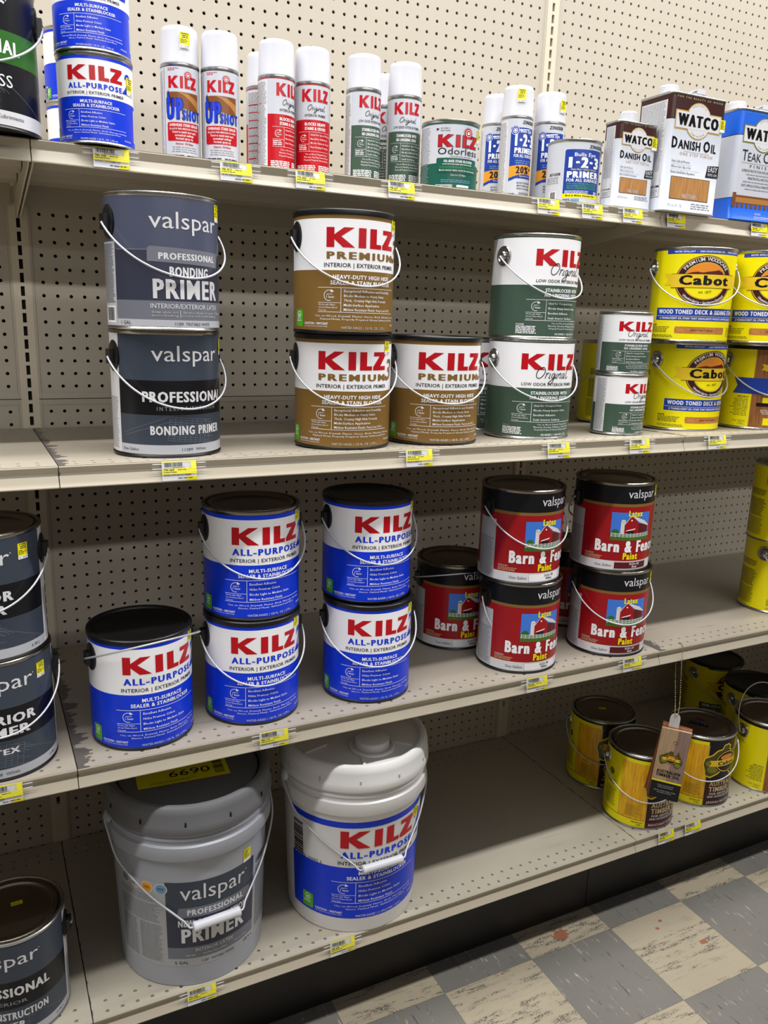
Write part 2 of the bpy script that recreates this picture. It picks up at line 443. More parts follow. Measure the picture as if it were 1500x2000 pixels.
# ------------------------------------------------------------------ peg panels, posts, shelves
W = 1.2192
def hole_cells(V, F, cells, r, depth, n=12, sq=None, plane='xz', y0=0.0):
    """square cells each with a real hole; cells = (cx, cz, half width, half height)"""
    def P(a, b, d): return (a, y0 + d, b) if plane == 'xz' else (a, b, y0 - d)
    for cx, cz, hx, hz in cells:
        b = len(V)
        if sq is None:
            out = []; inn = []
            for k in range(n):
                a = 2 * PI * (k + 0.5) / n; c, s = math.cos(a), math.sin(a); q = max(abs(c), abs(s))
                out.append((cx + hx * c / q, cz + hz * s / q)); inn.append((cx + r * c, cz + r * s))
        else:
            out = [(cx - hx, cz - hz), (cx + hx, cz - hz), (cx + hx, cz + hz), (cx - hx, cz + hz)]
            inn = [(cx - sq[0], cz - sq[1]), (cx + sq[0], cz - sq[1]), (cx + sq[0], cz + sq[1]), (cx - sq[0], cz + sq[1])]
        m = len(out)
        V += [P(*p, 0) for p in out] + [P(*p, 0) for p in inn] + [P(*p, depth) for p in inn]
        for k in range(m):
            j = (k + 1) % m
            F.append((b + k, b + j, b + m + j, b + m + k)); F.append((b + m + k, b + m + j, b + 2 * m + j, b + 2 * m + k))
def py_mesh(name, V, F):
    me = bpy.data.meshes.new(name); me.from_pydata(V, [], F); me.update(); return me

Z_SEAM = 2.0 * IN + FZ                        # height of the joint between the two peg panels
def panel_mesh(name, rows, z0, z1):
    V = []; F = []
    cells = [((1.5 + i) * IN, FZ + k * IN, IN / 2, IN / 2) for k in rows for i in range(46)]
    hole_cells(V, F, cells, 0.00345, 0.006, 12)
    zl, zh = FZ + (min(rows) - .5) * IN, FZ + (max(rows) + .5) * IN
    xa, xb = 1.0 * IN, 47.0 * IN
    def quad(a, b, c, d): k = len(V); V.extend((a, b, c, d)); F.append((k, k + 1, k + 2, k + 3))
    for p, q in ((z0, zl), (zh, z1)): quad((xa, 0, p), (xb, 0, p), (xb, 0, q), (xa, 0, q))
    for x0_, x1_, xm in ((0.64 * IN, xa, 0.86 * IN), (xb, W - 0.64 * IN, W - 0.86 * IN)):
        lo, hi = min(x0_, x1_), max(x0_, x1_)
        def yy(x): return -0.003 if (x < 0.86 * IN or x > W - 0.86 * IN) else 0.0
        e = 0.0006
        xs = sorted([(lo, -0.003 if lo < xa - 1e-6 else 0), (xm - e, -0.003 if xm < .5 else 0), (xm + e, 0 if xm < .5 else -0.003), (hi, 0 if xm < .5 else -0.003)])
        for (p, yp), (q, yq) in zip(xs, xs[1:]): quad((p, yp, z0), (q, yq, z0), (q, yq, z1), (p, yp, z1))
    # folded rims at the top and bottom of the panel
    for z in (z0, z1):
        d = 0.011 if z == z0 else -0.011
        quad((0.64 * IN, -0.0022, z), (W - 0.64 * IN, -0.0022, z), (W - 0.64 * IN, -0.0016, z + d), (0.64 * IN, -0.0016, z + d))
        quad((0.64 * IN, -0.0022, z), (W - 0.64 * IN, -0.0022, z), (W - 0.64 * IN, 0.012, z), (0.64 * IN, 0.012, z))
    return py_mesh(name, V, F)
up_me = panel_mesh('peg_panel_upper', range(3, 46), Z_SEAM + 0.0008, Z_SEAM + 1.14)
lo_me = panel_mesh('peg_panel_lower', range(-40, 2), 0.12, Z_SEAM - 0.0008)
BAY = ('left-hand bay', 'middle bay', 'right-hand bay')
for i, b in enumerate(BAY):
    for me, what in ((up_me, 'upper'), (lo_me, 'lower')):
        o = link('peg_panel', me, [] if me.materials else [peg_paint], loc=((i - 1) * W, 0, 0.0075 if i == 2 else 0))
        tag(o, f'{what} cream pegboard back panel of the {b}', 'pegboard', 'pegboard back panels')

def post(x, lab):
    t = thing('upright_post', lab, 'post', (x, 0, 0), group='slotted upright posts')
    V = []; F = []
    cells = [(0, FZ + (k + 0.28) * IN, 0.0165, IN / 2) for k in range(-34, 45)]
    hole_cells(V, F, cells, 0, 0.012, sq=(0.0036, 0.0092), y0=-0.004)
    def quad(a, b, c, d): k = len(V); V.extend((a, b, c, d)); F.append((k, k + 1, k + 2, k + 3))
    hw = 0.0157
    zt = FZ + (44.78) * IN; zb = FZ + (-34.22) * IN
    quad((-0.0165, -0.004, 0.1), (0.0165, -0.004, 0.1), (0.0165, -0.004, zb), (-0.0165, -0.004, zb))
    quad((-0.0165, -0.004, zt), (0.0165, -0.004, zt), (0.0165, -0.004, zt + .02), (-0.0165, -0.004, zt + .02))
    for s in (-1, 1): quad((s * 0.0165, -0.004, 0.1), (s * 0.0165, 0.02, 0.1), (s * 0.0165, 0.02, zt), (s * 0.0165, -0.004, zt))
    link('slotted_face', py_mesh('slotted_face', V, F), [post_paint], t)
    bm = bmesh.new(); box(bm, -0.0155, 0.0155, 0.008, 0.026, 0.05, zt); link('post_shade', from_bm('post_shade', bm, False), [shade_black], t)  # black box paints the shade behind the slots
    return t
post(0.0, 'cream slotted upright post between the left-hand and middle bays')
post(W, 'cream slotted upright post between the middle and right-hand bays')

DEP = [0.4308, 0.5635, 0.5657, 0.5605]
HGT = [0.4675 + FZ, 0.0126 + FZ, -0.4675 + FZ, -0.9489 + FZ]
LEV = ['top', 'second', 'third', 'bottom']
SAG = [0.0, 0.020, 0.020, 0.012]               # how far each deck drops from its front lip to its back edge
def sag(lv, y): return -SAG[lv] * (1 + max(y, -DEP[lv]) / DEP[lv])
def shear(me, lv):
    for v in me.vertices: v.co.z += sag(lv, v.co.y)
def deck_mesh(lv):
    d = DEP[lv]; V = []; F = []
    rows_f = [-(d - 0.0254 * 1.0) , -(d - 0.0254 * 2.0)] if lv == 0 else [-21.52 * IN, -20.55 * IN]
    rows_r = [-2.62 * IN, -1.66 * IN]
    step = abs(rows_f[1] - rows_f[0])
    g = 0.0008
    def quad(a, b, c, e): k = len(V); V.extend((a, b, c, e)); F.append((k, k + 1, k + 2, k + 3))
    x0, x1 = g, W - g
    def strip_(ya, yb): quad((x0, ya, 0), (x1, ya, 0), (x1, yb, 0), (x0, yb, 0))
    fa, fb = rows_f[0] - step / 2, rows_f[1] + step / 2
    ra, rb = rows_r[0] - step / 2, rows_r[1] + step / 2
    strip_(-d + 0.0006, fa); strip_(fb, ra); strip_(rb, -0.006)
    for ys in (rows_f, rows_r):
        hole_cells(V, F, [(i * IN, y, IN / 2, step / 2) for y in ys for i in range(1, 48)], 0.0034, 0.004, 12, plane='xy')
        ya, yb = ys[0] - step / 2, ys[1] + step / 2
        quad((x0, ya, 0), (IN / 2, ya, 0), (IN / 2, yb, 0), (x0, yb, 0)); quad((47.5 * IN, ya, 0), (x1, ya, 0), (x1, yb, 0), (47.5 * IN, yb, 0))
    me = py_mesh('deck', V, F)
    bm = bmesh.new(); bm.from_mesh(me)
    # underside tray with its stiffening ribs, side flanges
    box(bm, x0, x1, -d + 0.004, -0.008, -0.0068, -0.0045)
    for s in (x0, x1 - 0.0012): box(bm, s, s + 0.0012, -d + 0.004, -0.01, -0.028, -0.0002)
    box(bm, x0 + .01, x1 - .01, -0.0125, -0.008, -0.05, -0.005)
    for yy_ in (-d * 0.3, -d * 0.62): 
        b = [( -0.045, -0.0068), (-0.03, -0.022), (0.03, -0.022), (0.045, -0.0068)]
        for (p, q), (r_, s_) in zip(b, b[1:]):
            v = [bm.verts.new(c) for c in ((x0 + .005, yy_ + p, q), (x1 - .005, yy_ + p, q), (x1 - .005, yy_ + r_, s_), (x0 + .005, yy_ + r_, s_))]; bm.faces.new(v)
    bm.to_mesh(me); bm.free(); shear(me, lv)
    return me
def rail_mesh(lv):
    d = DEP[lv]; g = 0.0007
    pr = [(-d + 0.006, -0.0012), (-d + 0.0012, -0.0004), (-d, -0.0010), (-d - 0.0004, -0.0022), (-d + 0.0005, -0.0036), (-d + 0.0052, -0.0122), (-d + 0.0046, -0.0136),
          (-d - 0.0024, -0.0288), (-d - 0.0034, -0.0302), (-d - 0.0034, -0.0316), (-d - 0.0022, -0.0325), (-d + 0.0005, -0.0322), (-d + 0.004, -0.0290), (-d + 0.0085, -0.0150), (-d + 0.0085, -0.0030)]
    bm = bmesh.new(); A = [bm.verts.new((g, y, z)) for y, z in pr]; B = [bm.verts.new((W - g, y, z)) for y, z in pr]
    for i in range(len(pr)): bm.faces.new((A[i], B[i], B[(i + 1) % len(pr)], A[(i + 1) % len(pr)]))
    bm.faces.new(A[::-1]); bm.faces.new(B)
    bmesh.ops.recalc_face_normals(bm, faces=bm.faces[:])
    return from_bm('price_rail', bm, True, 0.45)
def bracket_mesh(lv):
    d = DEP[lv]; bm = bmesh.new()
    P = [(-0.002, -0.006), (-0.002, -0.072), (-0.02, -0.072), (-d + 0.03, -0.034), (-d + 0.012, -0.030), (-d + 0.012, -0.006)]
    A = [bm.verts.new((-0.0012, y, z)) for y, z in P]; B = [bm.verts.new((0.0012, y, z)) for y, z in P]
    n = len(P)
    for i in range(n): bm.faces.new((A[i], A[(i + 1) % n], B[(i + 1) % n], B[i]))
    bm.faces.new(A); bm.faces.new(B[::-1]); bmesh.ops.recalc_face_normals(bm, faces=bm.faces[:])
    me = from_bm('bracket', bm, False); shear(me, lv); return me
for lv in range(4):
    dm, rm = deck_mesh(lv), rail_mesh(lv); dm.materials.append(deck_paints[lv]); rm.materials.append(rail_paint)
    bmesh_ = bracket_mesh(lv); bmesh_.materials.append(post_paint)
    for i, b in enumerate(BAY):
        hz = 0.004 if (lv == 1 and i == 2) else 0.0
        t = thing('metal_shelf', f'cream metal {LEV[lv]} shelf of the {b}', 'shelf', ((i - 1) * W, 0, HGT[lv]), group='gondola shelves')
        link('deck', dm, parent=t); link('price_rail', rm, parent=t)
        if lv < 3:
            for x in (0.0030, W - 0.0030): link('bracket', bmesh_, parent=t, loc=(x, 0, 0))
kb = bmesh.new(); box(kb, 0.001, W - 0.001, -0.487, -0.472, 0.0, HGT[3] - 0.030); box(kb, 0.001, W - 0.001, -0.552, -0.472, HGT[3] - 0.034, HGT[3] - 0.030)
kme = from_bm('kick_plate', kb, False); kme.materials.append(kick_paint)
for i, (b, dx) in enumerate(zip(BAY, (-W - 0.069, -0.069, W - 0.069))):
    tag(link('kick_plate', kme, loc=(dx, 0, 0)), f'black kick plate under the bottom shelf of the {b}', 'kick plate', 'black kick plates')

# ------------------------------------------------------------------ can hardware
def lathe_me(name, prof, seg=72, **k):
    bm = bmesh.new(); lathe(bm, prof, seg, **k); bmesh.ops.recalc_face_normals(bm, faces=bm.faces[:])
    return from_bm(name, bm)
def can_profile(r, h):        # open metal can with rolled seams
    return [(0, 0.003), (r - 0.004, 0.003), (r - 0.003, 0.0005), (r + 0.0008, 0.0), (r + 0.0014, 0.0018), (r + 0.0006, 0.0036), (r - 0.0002, 0.0046), (r - 0.0002, h - 0.0072),
            (r + 0.0004, h - 0.006), (r + 0.0016, h - 0.0042), (r + 0.0016, h - 0.0012), (r + 0.0004, h), (r - 0.0025, h), (r - 0.0042, h - 0.0016), (r - 0.0048, h - 0.0055), (r - 0.0075, h - 0.0062)]
def lid_profile(r, h):
    return [(r - 0.0050, h - 0.0056), (r - 0.0075, h - 0.0045), (r - 0.0090, h - 0.0012), (r - 0.0125, h - 0.0006), (r - 0.0155, h - 0.0016), (r - 0.0175, h - 0.0048), (r - 0.0195, h - 0.0058), (r - 0.024, h - 0.0052), (0, h - 0.0050)]
def plastic_body(r, h):
    return [(0, 0.003), (r - 0.006, 0.003), (r - 0.004, 0.0), (r - 0.0004, 0.0004), (r + 0.0006, 0.002), (r + 0.0006, 0.0042), (r - 0.0002, 0.0052), (r - 0.0002, h - 0.009), (r - 0.001, h - 0.006)]
def plastic_lid(r, h):
    return [(r - 0.0004, h - 0.0088), (r + 0.0018, h - 0.0088), (r + 0.0024, h - 0.006), (r + 0.0020, h - 0.0016), (r + 0.0006, h), (r - 0.0035, h), (r - 0.0052, h - 0.0012), (r - 0.0066, h - 0.0040), (r - 0.009, h - 0.0048), (r - 0.012, h - 0.0030), (r - 0.0145, h - 0.0030), (r - 0.017, h - 0.0046), (0, h - 0.0044)]
RG, HG, RQ, HQ = 0.0836, 0.192, 0.0536, 0.124
ME = {}
def mesh_of(key, fn, m):
    if key not in ME:
        ME[key] = fn(); ME[key].materials.append(m)
    return ME[key]
EAR_Z = 0.152
def ear_black():
    bm = bmesh.new()
    lathe(bm, [(0, -0.004), (0.0165, -0.004), (0.0175, 0.0008), (0.0155, 0.0022), (0, 0.0026)], 32, 'x', (0, 0, 0), 1.35)
    box(bm, 0.001, 0.0095, -0.0075, 0.0075, -0.012, 0.010)
    bmesh.ops.recalc_face_normals(bm, faces=bm.faces[:]); return from_bm('ear', bm)
def ear_metal():
    bm = bmesh.new()
    lathe(bm, [(0.0, -0.004), (0.0185, -0.004), (0.0185, 0.0006), (0.0170, 0.0022), (0.0145, 0.0020), (0.0120, -0.0004), (0.0095, 0.0000), (0.0088, 0.0048), (0.0072, 0.0072), (0.0040, 0.0078), (0.0036, 0.0062), (0, 0.006)], 36, 'x')
    bmesh.ops.recalc_face_normals(bm, faces=bm.faces[:]); return from_bm('ear', bm)
def bail_mesh(R, depth, r=0.0016, hook=True):
    P = []
    n = 40
    for i in range(n + 1):
        a = PI * i / n
        P.append(Vector((-R * math.cos(a), 0, -depth * math.sin(a) ** 0.92)))
    if hook:
        P = [Vector((-R + 0.008, 0, 0.0)), Vector((-R + 0.002, 0, 0.0012))] + P + [Vector((R - 0.002, 0, 0.0012)), Vector((R - 0.008, 0, 0.0))]
    bm = bmesh.new(); tube(bm, P, r, 8); return from_bm('bail', bm, True, 1.2)
def sticker_mesh(R, seed, w=17, h=24):
    A = Art(); A.rect(-w / 2, w / 2, 0, h, 'sticker', 1); A.rect(-w / 2, w / 2, 0, h * .2, 'white', 2)
    r = random.Random(seed)
    A.txt('%06d' % r.randrange(770000, 799999), 0, h - 3.2, 2.2, w * .75, 'ink', 3, 0.02)
    A.greek(-w * .25, w * .4, h * .62, h * .84, 2, 'ink', 3, seed, .45, .3); A.greek(-w * .42, w * .42, h * .3, h * .58, 3, 'ink', 3, seed + 1, .4, .6)
    A.txt('$', -w * .32, 1.2, 2.2, None, 'ink', 3); A.txt('%d.%d9' % (r.randrange(6, 30), r.randrange(0, 9)), w * .2, 1.2, 2.4, None, 'ink', 3, 0.01)
    return A.mesh('price_sticker', R, 0.00008)

def place_parts(t, parts):
    for nm, me, loc, rot, lab in parts:
        o = link(nm, me, parent=t, loc=loc, rot=rot)
        if lab: o['label'] = lab
ST_G = [sticker_mesh(RG + 0.0007, i) for i in range(4)]
ST_Q = sticker_mesh(RQ + 0.0007, 9)
ST_S = sticker_mesh(0.0335, 11)
BAIL = bail_mesh(RG + 0.0105, 0.116); BAIL.materials.append(wire_steel)

proto = {}
def copy_thing(root):
    c = root.copy(); COL.objects.link(c)
    for ch in list(root.children):
        d = ch.copy(); COL.objects.link(d); d.parent = c
        for g in list(ch.children):
            e = g.copy(); COL.objects.link(e); e.parent = d
    return c
count = {}
def put(key, name, make, x, y, z, psi, label, cat, group, bail=50, bail_len=1.0, sticker=47, sz=0.160, si=0, facing=None):
    """psi: how far the printed front is turned to the right of the line towards the shopper, degrees"""
    if key not in proto:
        proto[key] = make(); t = proto[key]; t.name = name
    else: t = copy_thing(proto[key])
    al = math.degrees(math.atan2(x + 0.0974, y + 1.7872))
    lv = 0 if z > HGT[0] - .02 else 1 if z > HGT[1] - .02 else 2 if z > HGT[2] - .02 else 3
    z += sag(lv, y - RG)
    t.location = (x, y, z); t.rotation_euler = (0, 0, math.radians(psi - al if facing is None else facing))
    tag(t, label, cat, group)
    for ch in list(t.children):
        b = ch.name.split('.')[0]
        if b == 'bail': ch.rotation_euler = (math.radians(-bail), 0, 0); ch.scale = (1, 1, bail_len)
        if b == 'price_sticker':
            if sticker is None: bpy.data.objects.remove(ch)
            else:
                ch.rotation_euler = (0, 0, math.radians(sticker)); ch.location.z = sz
                if ch.data in ST_G: ch.data = ST_G[si % 4]
    return t
def gallon(label_me, style, body_mat, ear='black', lid_m=None, sticker=True):
    def make():
        t = link('paint_can', None)
        if style == 'plastic':
            link('body', mesh_of(('pb', body_mat.name), lambda: lathe_me('body', plastic_body(RG, HG)), body_mat), parent=t)
            link('lid', mesh_of(('pl', 0), lambda: lathe_me('lid', plastic_lid(RG, HG)), black_plastic), parent=t)
        else:
            bme = mesh_of(('mb', body_mat.name), lambda: lathe_me('body', can_profile(RG, HG)), body_mat)
            if len(bme.materials) == 1 and body_mat != steel:
                bme.materials.append(lid_steel)
                for p in bme.polygons: p.material_index = 1 if p.center.z > 0.15 else 0
            link('body', bme, parent=t)
            link('lid', mesh_of(('ml', lid_m.name), lambda: lathe_me('lid', lid_profile(RG, HG)), lid_m), parent=t)
        link('printed_label', label_me, parent=t)
        if ear:
            em = mesh_of(('ear', ear), ear_black if ear == 'black' else ear_metal, black_plastic if ear == 'black' else steel)
            link('ear', em, parent=t, loc=(RG + 0.0006, 0, EAR_Z)); link('ear', em, parent=t, loc=(-RG - 0.0006, 0, EAR_Z), rot=(0, 0, PI))
            link('bail', BAIL, parent=t, loc=(0, 0, EAR_Z - 0.002), rot=(-0.87, 0, 0))
        if sticker: link('price_sticker', ST_G[0], parent=t, loc=(0, 0, 0.16))
        return t
    return make
def quart(label_me, lid_m, sticker=True):
    def make():
        t = link('paint_can', None)
        link('body', mesh_of(('qb',), lambda: lathe_me('body', can_profile(RQ, HQ)), steel), parent=t)
        link('lid', mesh_of(('ql', lid_m.name), lambda: lathe_me('lid', lid_profile(RQ, HQ)), lid_m), parent=t)
        link('printed_label', label_me, parent=t)
        if sticker: link('price_sticker', ST_Q, parent=t, loc=(0, 0, 0.09))
        return t
    return make

# ------------------------------------------------------------------ label designs (mm on a gallon can, x = 0 at the middle of the front)
HALF = PI * RG * 1000
def info_box(A, c, items, use, x0=-77, x1=70, top=72, low=34, xv=-39):
    A.rect(x0, x1, top, top + .7, c, 3); A.rect(x0, x1, low, low + .7, c, 3); A.rect(xv, xv + .7, low, top, c, 3); A.rect(x0, xv, 48.5, 49.1, c, 3)
    A.hour(-58, 60, 8.6, c)
    for i, q in enumerate(('Works with Alkyd,', 'Oil and Water-Based', 'Topcoats')): A.txt(q, x0 + 1, 44.6 - i * 4.3, 2.5, None, c, 3, 0, 0, 'l', 1)
    n = len(items); p = 36.0 / n
    for i, q in enumerate(items): A.txt(q, -34, 70 - (i + .8) * p + 1.2, 3.9, min(92, len(q) * 2.55), c, 3, 0.008, 0, 'l', 1)
    for i, q in enumerate(use): A.txt(q, 0, 26.8 - i * 4.9, 2.9, len(q) * 2.55, c, 3, 0, 0, 'c', 1)
def kilz_gallon(kind, wrap=True, size='128 FL. OZ. | 3.79 L', quart=False):
    A = Art()
    blue = kind == 'blue'; gold = kind == 'gold'; green = kind == 'green'
    c2 = 'kblue' if blue else 'gold' if gold else 'green'
    if wrap:
        A.rect(-HALF, HALF, 5.5, 99, c2, 0); A.rect(-HALF, HALF, 99, 177 if not green else 184, 'white', 0)
        A.rect(-HALF, HALF, 177 if not green else 184, 184 if not green else 186, c2 if not green else 'dgreen', 0)
    A.kilz(0, 134, 127, 30)
    if green:
        A.original(3, 119, 76, 'ink', 3, 1.5)
        A.txt('LOW ODOR INTERIOR PRIMER', -2, 104, 5.4, 118, 'ink', 3, 0.012)
        A.txt('STAINBLOCKER WITH', 0, 87, 6, 84, 'white', 3, 0.035); A.txt('NO LINGERING ODOR', 0, 78, 6, 86, 'white', 3, 0.035)
        info_box(A, 'white', ('Ideal for Occupied Areas', 'Blocks Heavy Interior Stains', 'Excellent Adhesion', 'Seals Interior Surfaces'), ())
        for i, q in enumerate(('Use on Wood, Drywall, Plaster, Brick,', 'Masonry, Paneling, Wallpaper, Painted Metal,', 'Properly Prepared Glossy Surfaces and More')): A.txt(q, 14, 28 - i * 4.9, 2.9, len(q) * 2.1, 'white', 3, 0, 0, 'c', 1)
        A.txt('OIL-BASED | 1 GALLON | 3.78 L', 16, 8, 3.4, 66, 'white', 3, 0.01)
        A.txt('DANGER', -94, 25, 3, 16, 'white', 3, .02, 0, 'l'); A.greek(-94, -54, 9, 24, 5, 'white', 3, 5, .6, .1)
        A.rect(-212, -190, 8, 180, 'lgrey', 1); A.greek(-210, -192, 12, 176, 48, 'grey', 2, 8, .5)
        if quart: A.rect(-168, -124, 8, 182, 'pale', 1); A.greek(-166, -126, 12, 178, 44, 'grey', 2, 8, .5)
    else:
        A.txt('ALL-PURPOSE' if blue else 'PREMIUM', 0, 116.5, 10.5, 126, c2, 3, 0.05, track=0.06)
        A.txt('INTERIOR | EXTERIOR PRIMER', 0, 104, 6, 134, 'ink', 3, 0.012)
        if blue:
            A.txt('2', 76, 118, 42, 24, 'kblue', 3, 0.02, 0.22)
            A.txt('MULTI-SURFACE', 0, 86, 6, 70, 'white', 3, 0.035); A.txt('SEALER & STAINBLOCKER', 0, 77, 6, 106, 'white', 3, 0.035)
            info_box(A, 'white', ('Excellent Adhesion', 'Hides Previous Colors', 'Blocks Light to Medium Stains', 'Mildew Resistant Finish'),
                     ('Use on Wood, Drywall, Plaster, Brick, Masonry, Paneling,', 'Stucco, Painted Metal, Galvanized and More'))
        else:
            A.txt('3', 74, 117, 34, 22, 'gold', 3, 0.02, 0.22)
            A.txt('HEAVY-DUTY HIGH HIDE', 0, 86, 6, 104, 'white', 3, 0.035); A.txt('SEALER & STAIN BLOCKER', 0, 77, 6, 112, 'white', 3, 0.035)
            info_box(A, 'white', ('Exceptional Adhesion and Durability', 'Blocks Medium to Heavy Stains', 'Thick, Creamy High Hide Formula', 'Multi-Surface Application', 'Mildew Resistant Finish; Very Low VOC'),
                     ('Use on Wood, Drywall, Plaster, Stucco, Brick, Masonry, Paneling,', 'Painted Metal, Properly Prepared Glossy Surfaces and More'))
        A.txt('CAUTION \u2022 IRRITANT', -82, 14, 3.6, 46, 'white', 3, .035); A.txt('SEE OTHER CAUTIONS ON BACK PANEL', -82, 10.6, 1.7, 44, 'white', 3, 0, 0, 'c', 1)
        A.txt('WATER-BASED | ' + size, 4, 8.5, 3.6, 84, 'white', 3, 0.02)
        A.txt('PRECAUCION', 76, 14, 3, 22, 'white', 3, .03)
        A.rrect(-130, -109, 10, 37, 3, 'lime', 3); A.ring(-119.5, 29, 5.5, 5.5, 1.2, 'white', 4); A.ell(-119.5, 28.4, 2.2, 2.2, 'white', 4, 16); A.greek(-127, -112, 18, 23, 2, 'white', 4, 2, .4)
        A.rect(108, 150, 20, 90, 'white', 1); A.greek(110, 148, 22, 88, 24, 'grey', 2, 4, .45)
    return A
L_blue = kilz_gallon('blue').mesh('printed_label', RG)
L_gold = kilz_gallon('gold').mesh('printed_label', RG)
L_green = kilz_gallon('green').mesh('printed_label', RG)
def scaled(kind):
    A = Art(); k = RQ / RG; B = kilz_gallon(kind, True, '32 FL. OZ. | 946 mL', True)
    A.V = [(x * k, y * .640, l) for x, y, l in B.V]; A.F = B.F; A.M = B.M; A.mi = B.mi
    if kind == 'blue':
        A.rect(-92, -79, 4, 27, 'lgrey', 3); A.bars(-90, -81, 6, 25, 'ink', 4, 5, True)
    return A.mesh('printed_label', RQ)
L_bq, L_gq = scaled('blue'), scaled('green')

def valspar_word(A, y, w=114, c='pale', h=23, cx=0):
    A.txt('valspar', cx, y, h, w, c, 3, 0.0)
    A.ell(cx + w / 2 + 1.6, y + h * .70, .9, .9, c, 3, 10)
def blueprint(A, x0, x1, y0, y1, c='bline', seed=4):
    r = random.Random(seed); cx, cy = (x0 + x1) / 2, (y0 + y1) / 2
    def tr(x, y): return (x + .12 * (y - cy), y - .10 * (x - cx))
    def ln(a, b): 
        P = [tr(*a), tr(*b)]
        P = [(min(max(x, x0), x1), min(max(y, y0), y1)) for x, y in P]
        A.line(P, .35, c, 2)
    for i in range(11): ln((cx - 34, y0 + 3 + i * 3.6), (cx + 44 - (i % 3) * 9, y0 + 3 + i * 3.6))
    for i in range(9): ln((cx - 34 + i * 8.6, y0 + 3), (cx - 34 + i * 8.6, y1 - 6 + (i % 3) * 2))
    for rr in (12, 20, 27): A.ring(cx + 30, y0 + 16, rr, min(rr, 15) * .8, .35, c, 2, 20, 120, 16)
    ln((x0, y0 + 4), (cx - 36, y1 - 4)); ln((x0 + 8, y0 + 2), (cx - 30, y1 - 10)); ln((cx + 20, y1 - 4), (x1, y0 + 6))
def valspar_old(words, swatch, band='black', vol='3.78 L'):
    A = Art()
    A.rect(-HALF, HALF, 5.5, 20, 'lgrey', 0); A.rect(-HALF, HALF, 20, 66, 'slate', 0); A.rect(-HALF, HALF, 66, 118, band, 0); A.rect(-HALF, HALF, 118, 186, 'slate', 0)
    A.rect(-172, -117, 5.5, 186, 'pale', 1); A.rect(117, 172, 5.5, 186, 'pale', 1); A.greek(-160, -122, 10, 90, 32, 'grey', 2, 3, .5); A.greek(122, 160, 10, 90, 32, 'grey', 2, 6, .5)
    valspar_word(A, 147); blueprint(A, -112, 112, 21, 64)
    for t, y, h, wd, c in words: A.txt(t, 0, y, h, wd, c, 3, 0.045 if h > 8 else 0.01, track=.25 if h < 7.5 and 'EXT' in t else 0)
    A.txt('One Gallon', -97, 10.5, 4.2, 30, 'slate', 3); A.txt(swatch, 6, 10.5, 4.2, 42, 'slate', 3); A.txt(vol, 92, 10.5, 4.2, 18, 'slate', 3)
    return A.mesh('printed_label', RG)
L_v2 = valspar_old((('PROFESSIONAL', 86, 15, 146, 'pale'), ('INTERIOR/EXTERIOR', 73, 5.6, 102, 'grey'), ('BONDING PRIMER', 36, 13, 124, 'pale')), '11289  White')
L_dk = valspar_old((('INTERIOR', 93, 14, 118, 'pale'), ('PRIMER', 73, 14, 96, 'pale'), ('LATEX', 44, 9, 60, 'pale')), '11288  White')
L_nc = valspar_old((('PROFESSIONAL', 90, 16, 146, 'pale'), ('INTERIOR', 74, 6, 70, 'grey'), ('NEW CONSTRUCTION', 46, 13, 136, 'pale'), ('PRIMER', 27, 12, 60, 'pale')), '11287  White')
def valspar_green():
    A = Art()
    A.rect(-HALF, HALF, 5.5, 24, 'pale', 0); A.rect(-HALF, HALF, 24, 84, 'black', 0); A.rect(-HALF, HALF, 84, 124, 'vgreen', 0); A.rect(-HALF, HALF, 124, 186, 'black', 0)
    valspar_word(A, 145); A.txt('PROFESSIONAL', 0, 96, 16, 150, 'white', 3, 0.045); A.txt('SEMI-GLOSS', 0, 54, 15, 122, 'white', 3, 0.0); A.txt('Alto Cubrimiento', 48, 14, 5, 56, 'slate', 3)
    blueprint(A, -112, 112, 26, 82)
    return A.mesh('printed_label', RG)
L_vg = valspar_green()
def valspar_new():
    A = Art()
    A.rect(-HALF, HALF, 5.0, 15, 'lgrey', 0); A.rect(-HALF, HALF, 15, 42, 'slatem', 0); A.rect(-HALF, HALF, 42, 113, 'slated', 0); A.rect(-HALF, HALF, 113, 186, 'slate2', 0)
    A.rect(-112, 112, 112.4, 113.2, 'bline', 1); A.rect(-160, -116, 5.0, 124, 'lgrey', 1); A.greek(-157, -119, 37, 121, 50, 'ink', 2, 3, .45); A.rect(-150, -120, 9, 33, 'white', 2); A.bars(-147, -123, 12, 31, 'ink', 3, 4)
    valspar_word(A, 143); A.poly([(-61, 97), (61, 93), (61, 114), (-57, 118), (-61, 115)], 'slatem', 2)
    A.txt('PROFESSIONAL', 3, 100.5, 8.6, 96, 'pale', 3, 0.045); A.txt('BONDING', 2, 77, 13, 64, 'pale', 3, 0.05); A.txt('PRIMER', 2, 46, 26, 112, 'pale', 3, 0.042)
    A.txt('INTERIOR/EXTERIOR LATEX', 0, 31.5, 6.6, 116, 'pale', 3, 0)
    for i, q in enumerate(('Great stain and', 'tannin blocking')): A.txt(q, -38, 24.6 - i * 4.6, 3.2, 38, 'pale', 3, .02, 0, 'c', 1)
    for i, q in enumerate(('Extreme adhesion for glossy', 'and other hard-to-stick surfaces')): A.txt(q, 18, 24.6 - i * 4.6, 3.2, 58 if i == 0 else 64, 'pale', 3, .02, 0, 'c', 1)
    A.txt('Easy sanding', 70, 24.6, 3.2, 26, 'pale', 3, .02); A.rect(-16, -15.4, 18, 29, 'pale', 3); A.rect(53, 53.6, 18, 29, 'pale', 3)
    A.txt('1 GAL', -98, 7.6, 5, 18, 'slate', 3); A.txt('11289  TINTABLE WHITE', 6, 7.6, 4.4, 60, 'slate', 3)
    return A.mesh('printed_label', RG)
